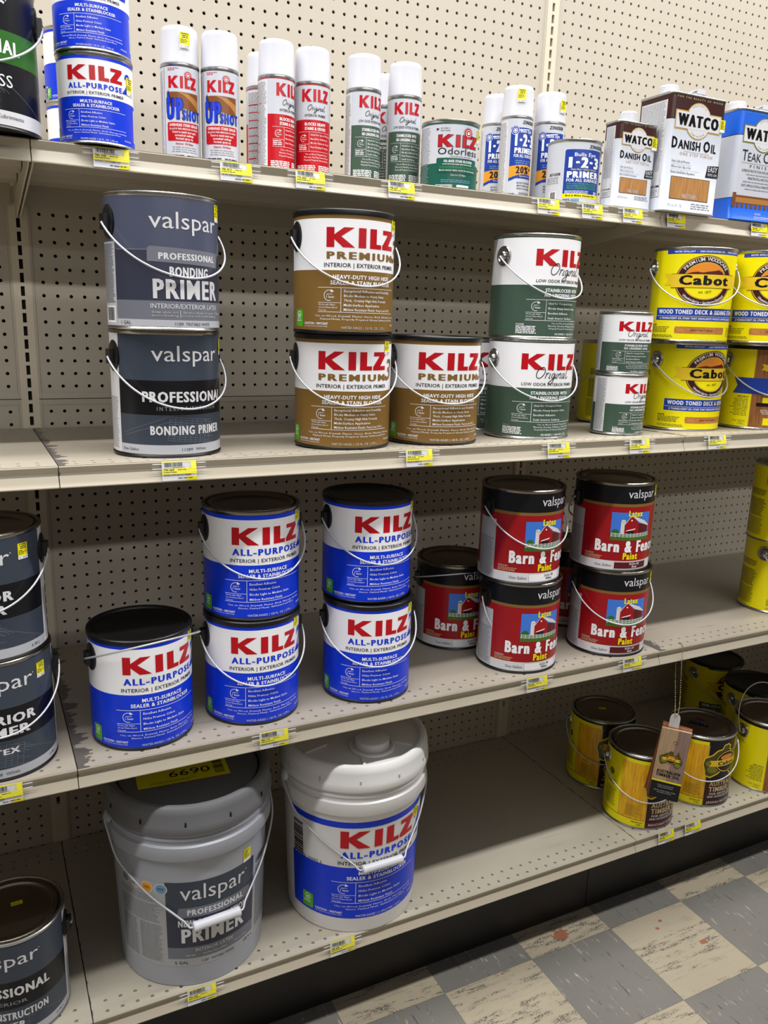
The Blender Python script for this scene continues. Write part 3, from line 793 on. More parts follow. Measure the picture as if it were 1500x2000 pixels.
L_v1 = valspar_new()
def barn(red):
    A = Art()
    A.rect(-HALF, HALF, 5.5, 25, 'pale', 0); A.rect(-HALF, HALF, 25, 142, 'barn', 0); A.rect(-HALF, HALF, 142, 148, 'gold', 0); A.rect(-HALF, HALF, 148, 186, 'black', 0)
    A.rect(-158, -108, 5.5, 128, 'lgrey', 1); A.greek(-156, -111, 10, 86, 34, 'grey', 2, 3, .5); A.rect(-156, -111, 87, 87.8, 'ink', 2)
    A.txt('valspar', 18, 161, 18, 70, 'pale', 3, 0)
    # barn picture
    A.rect(-47, 44, 70, 130, 'sky', 2); A.poly([(-47, 70), (44, 70), (44, 86), (10, 84), (-20, 86), (-47, 85)], 'grass', 3)
    A.rect(-27, -17, 84, 111, 'barnw', 4); A.ell(-22, 111, 5, 4, 'barnw', 4, 18)
    A.poly([(-19, 84), (13, 84), (13, 107), (-2, 121), (-8, 119), (-19, 104)], 'barn', 5); A.poly([(13, 84), (40, 87), (40, 101), (13, 107)], 'maroon', 5)
    A.poly([(-4, 122.5), (14, 109), (42, 99.5), (42, 102), (28, 112), (2, 122)], 'barnw', 6); A.line([(-20, 103.5), (-9, 119), (-3, 122.5)], 1.2, 'barnw', 6)
    A.poly([(-16, 90), (4, 94), (6, 96.5), (-13, 92.5)], 'white', 6); A.rect(-14, 4, 84.5, 90.5, 'ink', 6); A.rect(-6, -3, 112, 115, 'white', 6)
    A.ell(-37, 88, 7, 6, 'vgreen', 4, 14); A.ell(-41, 86, 5, 5, 'vgreen', 4, 12); A.rect(3, 3.5, 122, 127, 'white', 6)
    for q in (78.5, 81.5, 84.5): A.line([(-46, q + .8), (0, q - .5), (43, q + 1)], .8, 'white', 7)
    for i in range(12): A.rect(-45 + i * 8, -44.2 + i * 8, 77, 86, 'white', 7)
    A.txt('Latex', 4, 122, 12, 33, 'yellow', 8, 0.055); A.txt('Barn & Fence', 0, 45, 24, 152, 'white', 8, 0.062); A.txt('Paint', 0, 29, 14, 34, 'yellow', 8, 0.055)
    A.txt('WARNING!', -88, 36, 2.8, 20, 'pale', 3, .03); A.greek(-98, -58, 27, 35, 3, 'tan', 3, 4, .4)
    A.txt('One Gallon', -56, 12, 5.4, 34, 'slate', 3)
    A.rect(-34, 46, 7.5, 23.5, 'white' if not red else 'white', 2); A.line([(-34, 7.5), (46, 7.5), (46, 23.5), (-34, 23.5), (-34, 7.5)], .5, 'grey', 3)
    if red: A.rect(-33, 45, 8.5, 22.5, 'maroon', 4)
    k = 'white' if red else 'ink'
    A.txt('3121-10' if red else '3121-70', 12, 16.4, 4.4, 24, k, 5, .03); A.txt('Red' if red else 'White', 12, 10.4, 4.2, 11 if red else 17, k, 5, .03)
    return A.mesh('printed_label', RG)
L_bw, L_br = barn(False), barn(True)

def cabot_logo(A, cx, cy, rx, ry, l=2, small=False):
    A.ell(cx, cy, rx, ry, 'brown', l); A.ring(cx, cy, rx * .975, ry * .975, rx * .03, 'wline', l + 1)
    A.ell(cx, cy, rx * .74, ry * .74, 'wline', l + 1); A.ell(cx, cy, rx * .70, ry * .70, 'yellow', l + 2)
    A.ell(cx, cy + ry * .02, rx * .70, ry * .68, 'sunset', l + 3, 30, 12, 168)
    A.poly([(cx + rx * x, cy + ry * y) for x, y in ((-.62, .28), (-.48, .33), (-.3, .36), (-.12, .33), (.05, .37), (.25, .40), (.42, .44), (.56, .36), (.62, .26), (.4, .27), (.2, .22), (.03, .25), (.0, .15), (-.02, .25), (-.25, .22), (-.5, .24))], 'kred' if False else 'maroon', l + 4)
    # ribbon
    h = ry * .27
    A.poly([(cx - rx * 1.38, cy + h * 1.05), (cx - rx * 1.0, cy + h * 1.05), (cx - rx * 1.0, cy - h * .65), (cx - rx * 1.38, cy - h * .65), (cx - rx * 1.24, cy + h * .2)], 'ribbon', l + 3)
    A.poly([(cx + rx * 1.38, cy + h * 1.05), (cx + rx * 1.0, cy + h * 1.05), (cx + rx * 1.0, cy - h * .65), (cx + rx * 1.38, cy - h * .65), (cx + rx * 1.24, cy + h * .2)], 'ribbon', l + 3)
    A.rect(cx - rx * 1.12, cx + rx * 1.12, cy - h, cy + h, 'ribbon', l + 5); A.line([(cx - rx * 1.12, cy + h), (cx + rx * 1.12, cy + h)], .8, 'brown', l + 6); A.line([(cx - rx * 1.12, cy - h), (cx + rx * 1.12, cy - h)], .8, 'brown', l + 6)
    A.txt('Cabot', cx, cy - h * .55, h * 1.32, rx * 1.72, 'teakb', l + 7, 0.05)
    A.txt('est. 1877', cx, cy - ry * .48, ry * .10, rx * .42, 'brown', l + 7, 0, .2)
    if not small:
        A.arct('PREMIUM WOODCARE', cx, cy, rx * .79, ry * .79, 90, 118, ry * .13, 'pale', l + 7, .02)
        A.arct('Unbeatable Quality \u2022 Satisfaction Guaranteed', cx, cy, rx * .90, ry * .90, 270, 100, ry * .09, 'pale', l + 7, .01, True)
def cabot(kind):
    A = Art(); band = 'cblue' if kind == 'toned' else 'dgreen'
    A.rect(-HALF, HALF, 4.5, 186.5, 'yellow', 0)
    A.rect(-86, 100, 178, 187, band, 1); A.txt('WATER REPELLENT  \u2022  DEEP-PENETRATING OIL  \u2022  FADE RESISTANT', 6, 180.6, 3.4, 150, 'white', 3, .03)
    cabot_logo(A, 0, 124, 62, 51)
    A.rect(-100, 100, 53, 69, band, 2); A.rect(-100, 100, 43.5, 52, band, 2)
    A.txt('WOOD TONED DECK & SIDING STAIN' if kind == 'toned' else 'SEMI-SOLID DECK & SIDING STAIN', 0, 57, 8.4, 186, 'white', 3, .045)
    A.txt("A TRANSLUCENT OIL STAIN THAT HIGHLIGHTS WOOD'S NATURAL BEAUTY", 0, 46, 3.8, 178, 'white', 3, .03)
    A.rrect(-52, 60, 17, 31, 3, 'wswatch', 2); A.txt('3000 NATURAL' if kind == 'toned' else 'NEUTRAL BASE', 4, 21.5, 4.4, 48, 'ink', 3, 0)
    A.txt('DANGER', -112, 32, 3.2, 16, 'ink', 3, .02, 0, 'l'); A.greek(-112, -62, 18, 31, 4, 'olive', 3, 4, .5); A.greek(-112, -54, 8, 14, 2, 'olive', 3, 7, .45); A.greek(72, 100, 12, 32, 6, 'olive', 3, 8, .4)
    for sx in (-1, 1):
        A.greek(sx * 175 - 34 if sx < 0 else 150, sx * 175 + 32 if sx < 0 else 210, 112, 128, 5, 'ink', 3, 11, .42); A.greek(-212 if sx < 0 else 150, -146 if sx < 0 else 214, 60, 104, 13, 'ink', 3, 12, .42); A.greek(-214 if sx < 0 else 150, -148 if sx < 0 else 214, 14, 56, 16, 'olive', 3, 13, .42)
    return A.mesh('printed_label', RG)
L_ct, L_cs = cabot('toned'), cabot('semi')
def cabot_wood(arrow=True):
    A = Art()
    A.rect(-HALF, HALF, 4.5, 178, 'yellow', 0); A.rect(-HALF, HALF, 178, 187, 'teakb', 1); A.rect(-60, 60, 4.5, 178, 'wpanel', 1)
    A.txt('\u2022 Everyday Protection \u2022', 0, 180.5, 4, 80, 'tan', 3, .02)
    cabot_logo(A, 0, 138, 34, 29, 2, True)
    if arrow: A.poly([(-104, 115), (104, 115), (98, 97), (104, 79), (-104, 79), (-94, 97)], 'cblue', 3); A.txt('WOOD', 0, 99, 13, 62, 'white', 10, .05, .12); A.txt('STAIN', 0, 84, 11, 56, 'white', 10, .0, .15)
    A.rect(-36, 36, 54, 72, 'yellow', 3); A.rect(-48, 48, 52, 60, 'teakb', 4); A.greek(-40, 40, 34, 46, 3, 'pale', 3, 4, .4, .2, 'c'); A.rect(-30, 30, 10, 26, 'yellow', 3)
    A.txt('\u00a1PELIGRO!', -78, 70, 4, 26, 'olive', 3, .02); A.greek(-110, -66, 28, 68, 11, 'olive', 3, 5, .42, .4, 'r'); A.txt('One Gallon', -82, 15, 5, 30, 'olive', 3); A.txt('3.78 L', -76, 8.5, 4.6, 16, 'olive', 3)
    A.greek(-160, -120, 118, 128, 2, 'olive', 3, 6, .3); A.greek(-200, -150, 50, 120, 16, 'olive', 3, 9, .4); A.rect(-196, -158, 24, 46, 'white', 2); A.bars(-193, -161, 26, 45, 'ink', 3, 5)
    for i in range(3): A.rrect(-200 + i * 15, -187 + i * 15, 92, 104, 2, 'ink', 4)
    return A.mesh('printed_label', RG)
L_cw, L_cp = cabot_wood(), cabot_wood(False)
def map_logo(A, cx, cy, w, l=4, edge='ribbon', body='logo'):
    P = [(-.50, -.02), (-.47, .12), (-.33, .20), (-.24, .30), (-.14, .33), (-.10, .42), (.0, .44), (.06, .38), (.04, .32), (.14, .24), (.20, .30), (.24, .50), (.30, .36), (.38, .18), (.48, .02), (.50, -.12), (.42, -.28), (.34, -.40), (.22, -.40), (.14, -.28), (.06, -.20), (-.08, -.14), (-.20, -.24), (-.34, -.32), (-.44, -.28), (-.46, -.16)]
    Q = [(cx + x * w, cy + y * w * .92) for x, y in P]
    A.poly(Q, body, l)
    if edge: A.line(Q + [Q[0]], w * .028, edge, l + 1)
    for ex, ey, er in ((-.30, -.12, .11), (.30, -.22, .12), (-.38, .0, .07), (.36, .02, .08)): A.ell(cx + ex * w, cy + ey * w, er * w, er * w * .8, 'olive', l + 1, 14)
    A.ell(cx, cy + .03 * w, .27 * w, .24 * w, 'teakb', l + 2, 24); A.ring(cx, cy + .03 * w, .25 * w, .22 * w, .015 * w, 'ribbon', l + 3)
    A.ell(cx, cy + .12 * w, .16 * w, .06 * w, 'sunset', l + 3, 18)
    A.poly([(cx - .38 * w, cy + .07 * w), (cx + .38 * w, cy + .07 * w), (cx + .34 * w, cy + .01 * w), (cx + .38 * w, cy - .06 * w), (cx - .38 * w, cy - .06 * w), (cx - .34 * w, cy + .01 * w)], 'ribbon', l + 4)
    A.txt('Cabot', cx, cy - .035 * w, .075 * w, .42 * w, 'teakb', l + 5, .045)
def timber(swatch, bc):
    A = Art()      # x = 0 is the left edge of the dark panel
    A.rect(-HALF, HALF, 5, 186, 'yellow', 0); A.rect(-HALF, HALF, 181, 187, 'teakb', 1)
    A.rect(-70, -4, 24, 172, 'wamber', 1); A.rect(-4, 126, 5, 181, 'black', 1); A.rect(-4, -2, 5, 172, 'wline', 2); A.rect(0, 126, 23, 76, 'wbrown', 2); A.rect(0, 126, 6, 21, bc, 3)
    A.line([(-150, 25), (-4, 24)], 1.2, 'maroon', 2); A.line([(-150, 4.8), (-4, 4.8)], 1.2, 'olive', 2)
    map_logo(A, 50, 122, 128)
    A.txt('AUSTRALIAN', 55, 60, 12.5, 94, 'tan', 4, .04); A.txt('TIMBER OIL', 55, 44, 13, 94, 'tan', 4, .04)
    A.txt('FOR DECKS, SIDING', 55, 35, 5, 88, 'pale', 4, .03); A.txt('AND OUTDOOR FURNITURE', 55, 27, 5, 98, 'pale', 4, .03)
    A.txt(swatch, 6, 10.5, 6, 74, 'pale', 4, .02, 0, 'l')
    A.txt('ONE GALLON', -9, 15.5, 4, 26, 'olive', 3, .02, 0, 'r'); A.txt('3.78 L', -9, 9, 4, 14, 'olive', 3, .02, 0, 'r')
    A.greek(-52, -10, 30, 62, 10, 'amber', 3, 6, .5); A.greek(-52, -10, 30, 62, 10, 'olive', 4, 9, .3, .5); A.greek(-118, -80, 36, 84, 14, 'olive', 3, 7, .4); A.greek(-118, -80, 92, 106, 3, 'olive', 3, 8, .4)
    A.ell(-100, 124, 8, 8, 'teakb', 3, 20); A.ell(-100, 124, 6, 6, 'olive', 4, 18)
    return A.mesh('printed_label', RG)
L_t = [timber('MAHOGANY FLAME', 'maroon'), timber('JARRAH BROWN', 'wbrown')]

# ------------------------------------------------------------------ spray cans, quarts with their own designs
RS, HS, CAPZ = 0.0325, 0.236, 0.176
def spray_body(): return lathe_me('body', [(0, 0.003), (0.026, 0.003), (0.030, 0.0), (0.0332, 0.0006), (0.0334, 0.003), (0.0322, 0.0045), (0.0322, 0.170), (0.0334, 0.1725), (0.0332, 0.1755), (0.030, 0.178)], 48)
def spray_cap(): return lathe_me('cap', [(0.0305, 0.1755), (0.0328, 0.1765), (0.0328, 0.179), (0.0324, 0.1805), (0.0310, 0.2265), (0.0303, 0.2315), (0.028, 0.2345), (0.023, 0.236), (0, 0.2362)], 48)
def spray(label_me, sticker=False, ribs=False):
    def make():
        t = link('spray_can', None)
        link('body', mesh_of('sb', spray_body, steel), parent=t); link('cap', mesh_of('sc', spray_cap, white_plastic), parent=t)
        link('printed_label', label_me, parent=t)
        if sticker: link('price_sticker', ST_S, parent=t, loc=(0, 0, 0.2))
        return t
    return make
HS2 = PI * RS * 1000
def spray_kilz(c, green):
    A = Art(); k = .50
    A.rect(-HS2, HS2, 5, 112, c, 0); A.rect(-HS2, HS2, 112, 170, 'swhite', 0); A.rect(-HS2, HS2, 169.5, 171, c, 1)
    A.kilz(0, 142, 52, 21); A.original(2, 128, 34, 'ink', 3, .9)
    A.txt('LOW ODOR INTERIOR PRIMER' if green else 'INTERIOR PRIMER', 0, 117, 4.2, 54 if green else 40, 'ink', 3, .012)
    t = ('STAINBLOCKER WITH', 'NO LINGERING ODOR') if green else ('BLOCKS HEAVY', 'STAINS & ODORS')
    for i, q in enumerate(t): A.txt(q, 0, 102 - i * 7.5, 4.8, 40, 'white', 3, .045)
    A.rect(-33, 33, 91, 91.4, 'white', 3); A.rect(-33, 33, 58, 58.4, 'white', 3); A.rect(-12, -11.6, 58, 91, 'white', 3); A.rect(-33, -12, 70, 70.4, 'white', 3)
    A.hour(-22.5, 80, 6, 'white'); A.greek(-32, -14, 60, 69, 3, 'white', 3, 2, .45)
    for i, q in enumerate(('Ideal for Spot Priming', 'Excellent Adhesion', 'Blocks Stains & Odors', 'Fast Drying Formula', 'Seals Surfaces')[:5 if green else 4]): A.txt(q, -9, 85 - i * (6 if green else 7), 3, len(q) * 1.9, 'white', 3, 0, 0, 'l', 1)
    for i, q in enumerate(('Use on Wood, Drywall, Plaster,', 'Masonry, Paneling, Painted Metal,', 'Properly Prepared Glossy Surfaces')): A.txt(q, 4, 52 - i * 5, 2.6, len(q) * 1.5, 'white', 3, 0, 0, 'c', 1)
    A.greek(-36, 0, 17, 35, 6, 'white', 3, 3, .6, .05); A.greek(6, 40, 17, 35, 6, 'white', 3, 5, .6, .05)
    A.txt('WHITE | OIL-BASED | NET WT. 13 OZ.', 2, 8.5, 3.6, 62, 'white', 3, .025)
    A.rect(-92, -42, 6, 168, 'pale', 1); A.greek(-90, -44, 8, 165, 64, 'grey', 2, 5, .5, .1); A.greek(-90, -44, 30, 150, 9, 'kred', 3, 6, .12, .6); A.rect(42, 92, 6, 168, 'pale', 1); A.greek(44, 90, 8, 165, 64, 'grey', 2, 15, .5, .1)
    return A.mesh('printed_label', RS)
def burst(A, cx, cy, r, l=5):
    for i in range(22):
        a = 2 * PI * i / 22; A.poly([(cx + r * .62 * math.cos(a - .1), cy + r * .62 * math.sin(a - .1)), (cx + r * math.cos(a), cy + r * math.sin(a)), (cx + r * .62 * math.cos(a + .1), cy + r * .62 * math.sin(a + .1))], 'kred', l)
    A.ell(cx, cy, r * .68, r * .68, 'kred', l, 24); A.ring(cx, cy, r * .5, r * .5, r * .08, 'white', l + 1); A.ell(cx, cy, r * .22, r * .22, 'white', l + 1, 14)
def spray_up():
    A = Art(); A.rect(-HS2, HS2, 5, 171, 'swhite', 0); A.rect(-HS2, HS2, 170, 171, 'ink', 1)
    A.greek(-26, -4, 163, 168, 2, 'kred', 3, 4, .4, .5); A.kilz(0, 136, 50, 19, 'kred', 3); burst(A, 9, 157, 8)
    A.rect(-30, 30, 88, 131, 'lgrey', 1); A.poly([(-29, 108), (29, 100), (29, 130), (-29, 130)], 'woodd', 2); A.poly([(-10, 130), (8, 128), (29, 118), (29, 104), (14, 116), (0, 126)], 'wood', 3)
    for q, c, l, b in (('UP', 'ink', 4, .09), ('UP', 'kblue', 5, .05)): A.txt(q, -15, 88 if b < .08 else 86.8, 31 if b < .08 else 33, 28 if b < .08 else 31, c, l, b)
    A.poly([(-31, 112), (-26, 134), (-19, 112)], 'ink', 4); A.poly([(-29, 113), (-26, 130), (-21, 113)], 'kblue', 5)
    for q, c, l, b in (('SHOT', 'ink', 6, .09), ('SHOT', 'kblue', 7, .04)): A.txt(q, 15, 87 if b < .08 else 86, 14 if b < .08 else 16, 33 if b < .08 else 35.5, c, l, b)
    A.rrect(-29, 31, 52, 82, 3, 'kred', 3)
    for i, (q, h, wd) in enumerate((('OVERHEAD STAIN SEALER', 4.2, 52), ('SELLADOR PARA MANCHAS DE ARRIBA', 2.8, 52), ('Tinted to match most aged,', 3.2, 42), ('acoustical ceilings', 3.2, 32), ('Vertical spray tip', 3.2, 30))): A.txt(q, 1, 75.5 - i * 5.3, h, wd, 'white', 4, .03)
    A.txt('Interior Oil-Base', 1, 46, 3.6, 30, 'kred', 3, .03); A.greek(-22, 24, 33, 44, 3, 'grey', 3, 7, .35, .2, 'c')
    A.greek(-28, 0, 12, 30, 6, 'ink', 3, 5, .55, .05); A.greek(5, 32, 12, 30, 6, 'ink', 3, 9, .55, .05); A.txt('NET WT. 10 OZ. | 283 g', 4, 6.5, 2.8, 30, 'ink', 3)
    A.rect(-36, -34, 6, 168, 'grey', 1); A.greek(-60, -38, 10, 165, 60, 'grey', 2, 5, .45, .1)
    return A.mesh('printed_label', RS)
def zin_front(A, w, y0, k=1.0):
    """shared part of the blue-panel primer label, y0 = bottom of the lettering block"""
    A.txt('ZINSSER', 10 * k, y0 + 64 * k, 6 * k, 33 * k, 'ink', 4, .045, .2)
    A.txt('Bulls Eye', 4 * k, y0 + 47.5 * k, 6.4 * k, 27 * k, 'white', 5, .01); A.txt('1\u00b72\u00b73', 3 * k, y0 + 22 * k, 22 * k, 46 * k, 'white', 5, .075)
    A.txt('PRIMER', 3 * k, y0 + 8 * k, 10 * k, 46 * k, 'white', 5, .06); A.txt('FOR ALL SURFACES', 3 * k, y0, 5.6 * k, 47 * k, 'white', 5, .03)
def spray_zin():
    A = Art(); A.rect(-HS2, HS2, 5, 171, 'swhite', 0)
    A.rect(-29, 30, 56, 154, 'zblue', 1); zin_front(A, 46, 97, 1.0)
    A.ell(-20, 148, 9, 9, 'cblue', 2, 24); A.ring(-20, 148, 8.2, 8.2, .7, 'white', 3); A.ring(-20, 148, 5, 5, 1, 'white', 3); A.ell(-20, 148, 2.6, 2.6, 'white', 4, 14)
    A.poly([(-12, 150), (14, 152), (14, 151), (-12, 148)], 'white', 3)
    A.greek(-16, 24, 84, 92, 2, 'lblue', 3, 4, .35, .2)
    A.poly([(-29, 56), (-10, 63), (10, 65), (30, 63), (30, 80), (10, 83), (-10, 82), (-29, 79)], 'orange', 3); A.poly([(-29, 50), (-10, 58), (10, 60), (30, 58), (30, 63), (10, 65), (-10, 63), (-29, 56)], 'zblue', 3)
    A.txt('20%', 0, 66, 13, 30, 'ink', 5, .05); A.txt('MORE', 22, 73, 4, 12, 'ink', 5, .03); A.txt('Tapered for 35 surfaces', 10, 59.5, 2.6, 34, 'white', 5, .02)
    for i, q in enumerate(('BLOCKS TOUGH STAINS', 'SMOOTH FINISH & TOUCH-UP', 'STICKS TO ALL SURFACES')): A.txt(q, 8, 46 - i * 5.6, 3, 38, 'ink', 3, .02)
    A.txt('DANGER', -27, 24, 2.8, 12, 'ink', 3, .02, 0, 'l'); A.greek(-28, 26, 13, 23, 4, 'ink', 3, 5, .45, .1); A.rect(-6, 26, 25, 29, 'grey', 3); A.txt('NET WT. 13 OZ.', 10, 8, 2.6, 26, 'ink', 3)
    A.rect(-70, -36, 6, 168, 'pale', 1); A.greek(-68, -38, 8, 165, 60, 'grey', 2, 5, .5, .1); A.greek(38, 90, 8, 165, 60, 'grey', 2, 6, .5, .1)
    return A.mesh('printed_label', RS)
HQM = PI * RQ * 1000
def quart_zin():
    A = Art(); A.rect(-HQM, HQM, 4.5, 119, 'swhite', 0)
    A.rrect(-44, 40, 15, 104, 4, 'zblue', 1)
    A.txt('ZINSSER', 24, 107, 5.8, 40, 'ink', 3, .045, .2); A.txt('Bulls Eye', -2, 91, 6.6, 46, 'white', 3, .01); A.txt('1\u00b72\u00b73', -2, 70, 19, 68, 'white', 3, .08)
    A.txt('Water-Base \u2022 Interior / Exterior', -2, 65, 3.2, 58, 'yellow', 3, .01); A.txt('PRIMER', -2, 51, 11.5, 72, 'white', 3, .065); A.txt('FOR ALL SURFACES', -2, 43.5, 5.4, 72, 'white', 3, .035)
    for i, q in enumerate(('STICKS TO ALL SURFACES WITHOUT SANDING', 'SEALS UNIFORMLY FOR TRUE TOPCOAT COLOR', 'DRIES IN 1 HOUR FOR FASTER RECOATING')): A.txt(q, -4, 38 - i * 4.2, 2.8, 66, 'lime', 3, .015)
    A.greek(-40, 16, 20, 27, 3, 'white', 3, 5, .4, .2); A.txt('35', 28, 20, 6, 10, 'white', 3, .04)
    A.rect(-46, 44, 13, 20.5, 'yellow', 2); A.txt('Mold & Mildew Resistant Film', -6, 15.5, 3.2, 64, 'ink', 4, .03, .1); A.txt('WHITE', -36, 7, 3.6, 14, 'ink', 3, .03); A.rect(-27, -10, 6.5, 10.8, 'lblue', 3)
    A.txt('RUST-OLEUM', -66, 56, 5, 28, 'ink', 3, .04); A.greek(-88, -52, 40, 54, 4, 'grey', 3, 5, .4); A.rect(-76, -58, 6, 26, 'white', 2); A.bars(-74, -60, 8, 25, 'ink', 3, 4)
    burst(A, 50, 103, 9)
    return A.mesh('printed_label', RQ)
def quart_odorless():
    A = Art(); A.rect(-HQM, HQM, 4.5, 48, 'teal', 0); A.rect(-HQM, HQM, 48, 117, 'swhite', 0); A.rect(-HQM, HQM, 115, 119.5, 'teal', 1)
    A.kilz(3, 76, 82, 21, 'kred', 3, 'ink'); burst(A, 20, 101, 12); A.txt('Odorless', 4, 63, 11.5, 84, 'ink', 3, .005); A.greek(-14, 38, 58.5, 61, 1, 'grey', 3, 5, .5)
    A.poly([(-42, 104), (-36, 106.5), (-42, 109)], 'ink', 3); A.greek(-34, -16, 102, 110, 2, 'grey', 3, 4, .4)
    A.rrect(-40, 46, 31, 57, 3, 'dgreen', 2); A.rrect(-39, 45, 32, 56, 3, 'teal', 3); A.txt('OIL-BASE STAIN BLOCKER', 3, 49.5, 4, 58, 'white', 4, .035); A.greek(-28, 34, 45, 47.5, 1, 'pale', 4, 4, .5)
    A.txt('Traditional oil formula with no lingering odor', 3, 40, 2.9, 74, 'lime', 4, 0); A.txt('Blocks interior water, smoke & nicotine stains', 3, 34.5, 2.9, 74, 'white', 4, 0)
    A.txt('Interior Oil-Base', 3, 26, 3.2, 30, 'white', 3, .02); A.greek(-30, 36, 14, 20, 2, 'lblue', 3, 6, .4); A.greek(-40, -4, 6, 11, 3, 'white', 3, 6, .5); A.rect(0, 26, 6.5, 10.5, 'white', 3); A.greek(-95, -55, 8, 112, 34, 'grey', 2, 5, .4)
    return A.mesh('printed_label', RQ)
L_su, L_sr, L_sg, L_sz = spray_up(), spray_kilz('kred', False), spray_kilz('green', True), spray_zin()
L_qz, L_qo = quart_zin(), quart_odorless()

# ------------------------------------------------------------------ rectangular tins
def tin_body(name, w, d, h, bands):
    """bands = (z, material index) from the bottom up"""
    bm = bmesh.new(); r = 0.011
    def ring(z, e=0.0):
        P = []
        for cx, cy, a0 in ((w / 2 - r, d / 2 - r, 0), (-w / 2 + r, d / 2 - r, 90), (-w / 2 + r, -d / 2 + r, 180), (w / 2 - r, -d / 2 + r, 270)):
            for k in range(7):
                a = math.radians(a0 + k * 15); P.append(bm.verts.new((cx + (r + e) * math.cos(a), cy + (r + e) * math.sin(a), z)))
        return P
    zs = [(0.0, 0.0, 0), (0.0, 0.0012, 0), (0.0026, 0.0012, 0), (0.0036, 0, 0)] + [(z, 0, m) for z, m in bands] + [(h - 0.004, 0, bands[-1][1]), (h - 0.003, 0.0013, 99), (h, 0.0013, 99), (h + 0.0004, -0.0004, 99), (h - 0.0022, -0.0016, 99)]
    R = [ring(z, e) for z, e, m in zs]; n = len(R[0])
    top = max(m for z, m in bands) + 1
    for a, b, (z, e, m) in zip(R, R[1:], zs[1:]):
        for i in range(n):
            f = bm.faces.new((a[i], a[(i + 1) % n], b[(i + 1) % n], b[i])); f.material_index = top if m == 99 else m
    bm.faces.new(R[0][::-1]); f = bm.faces.new(R[-1]); f.material_index = top
    return from_bm(name, bm)
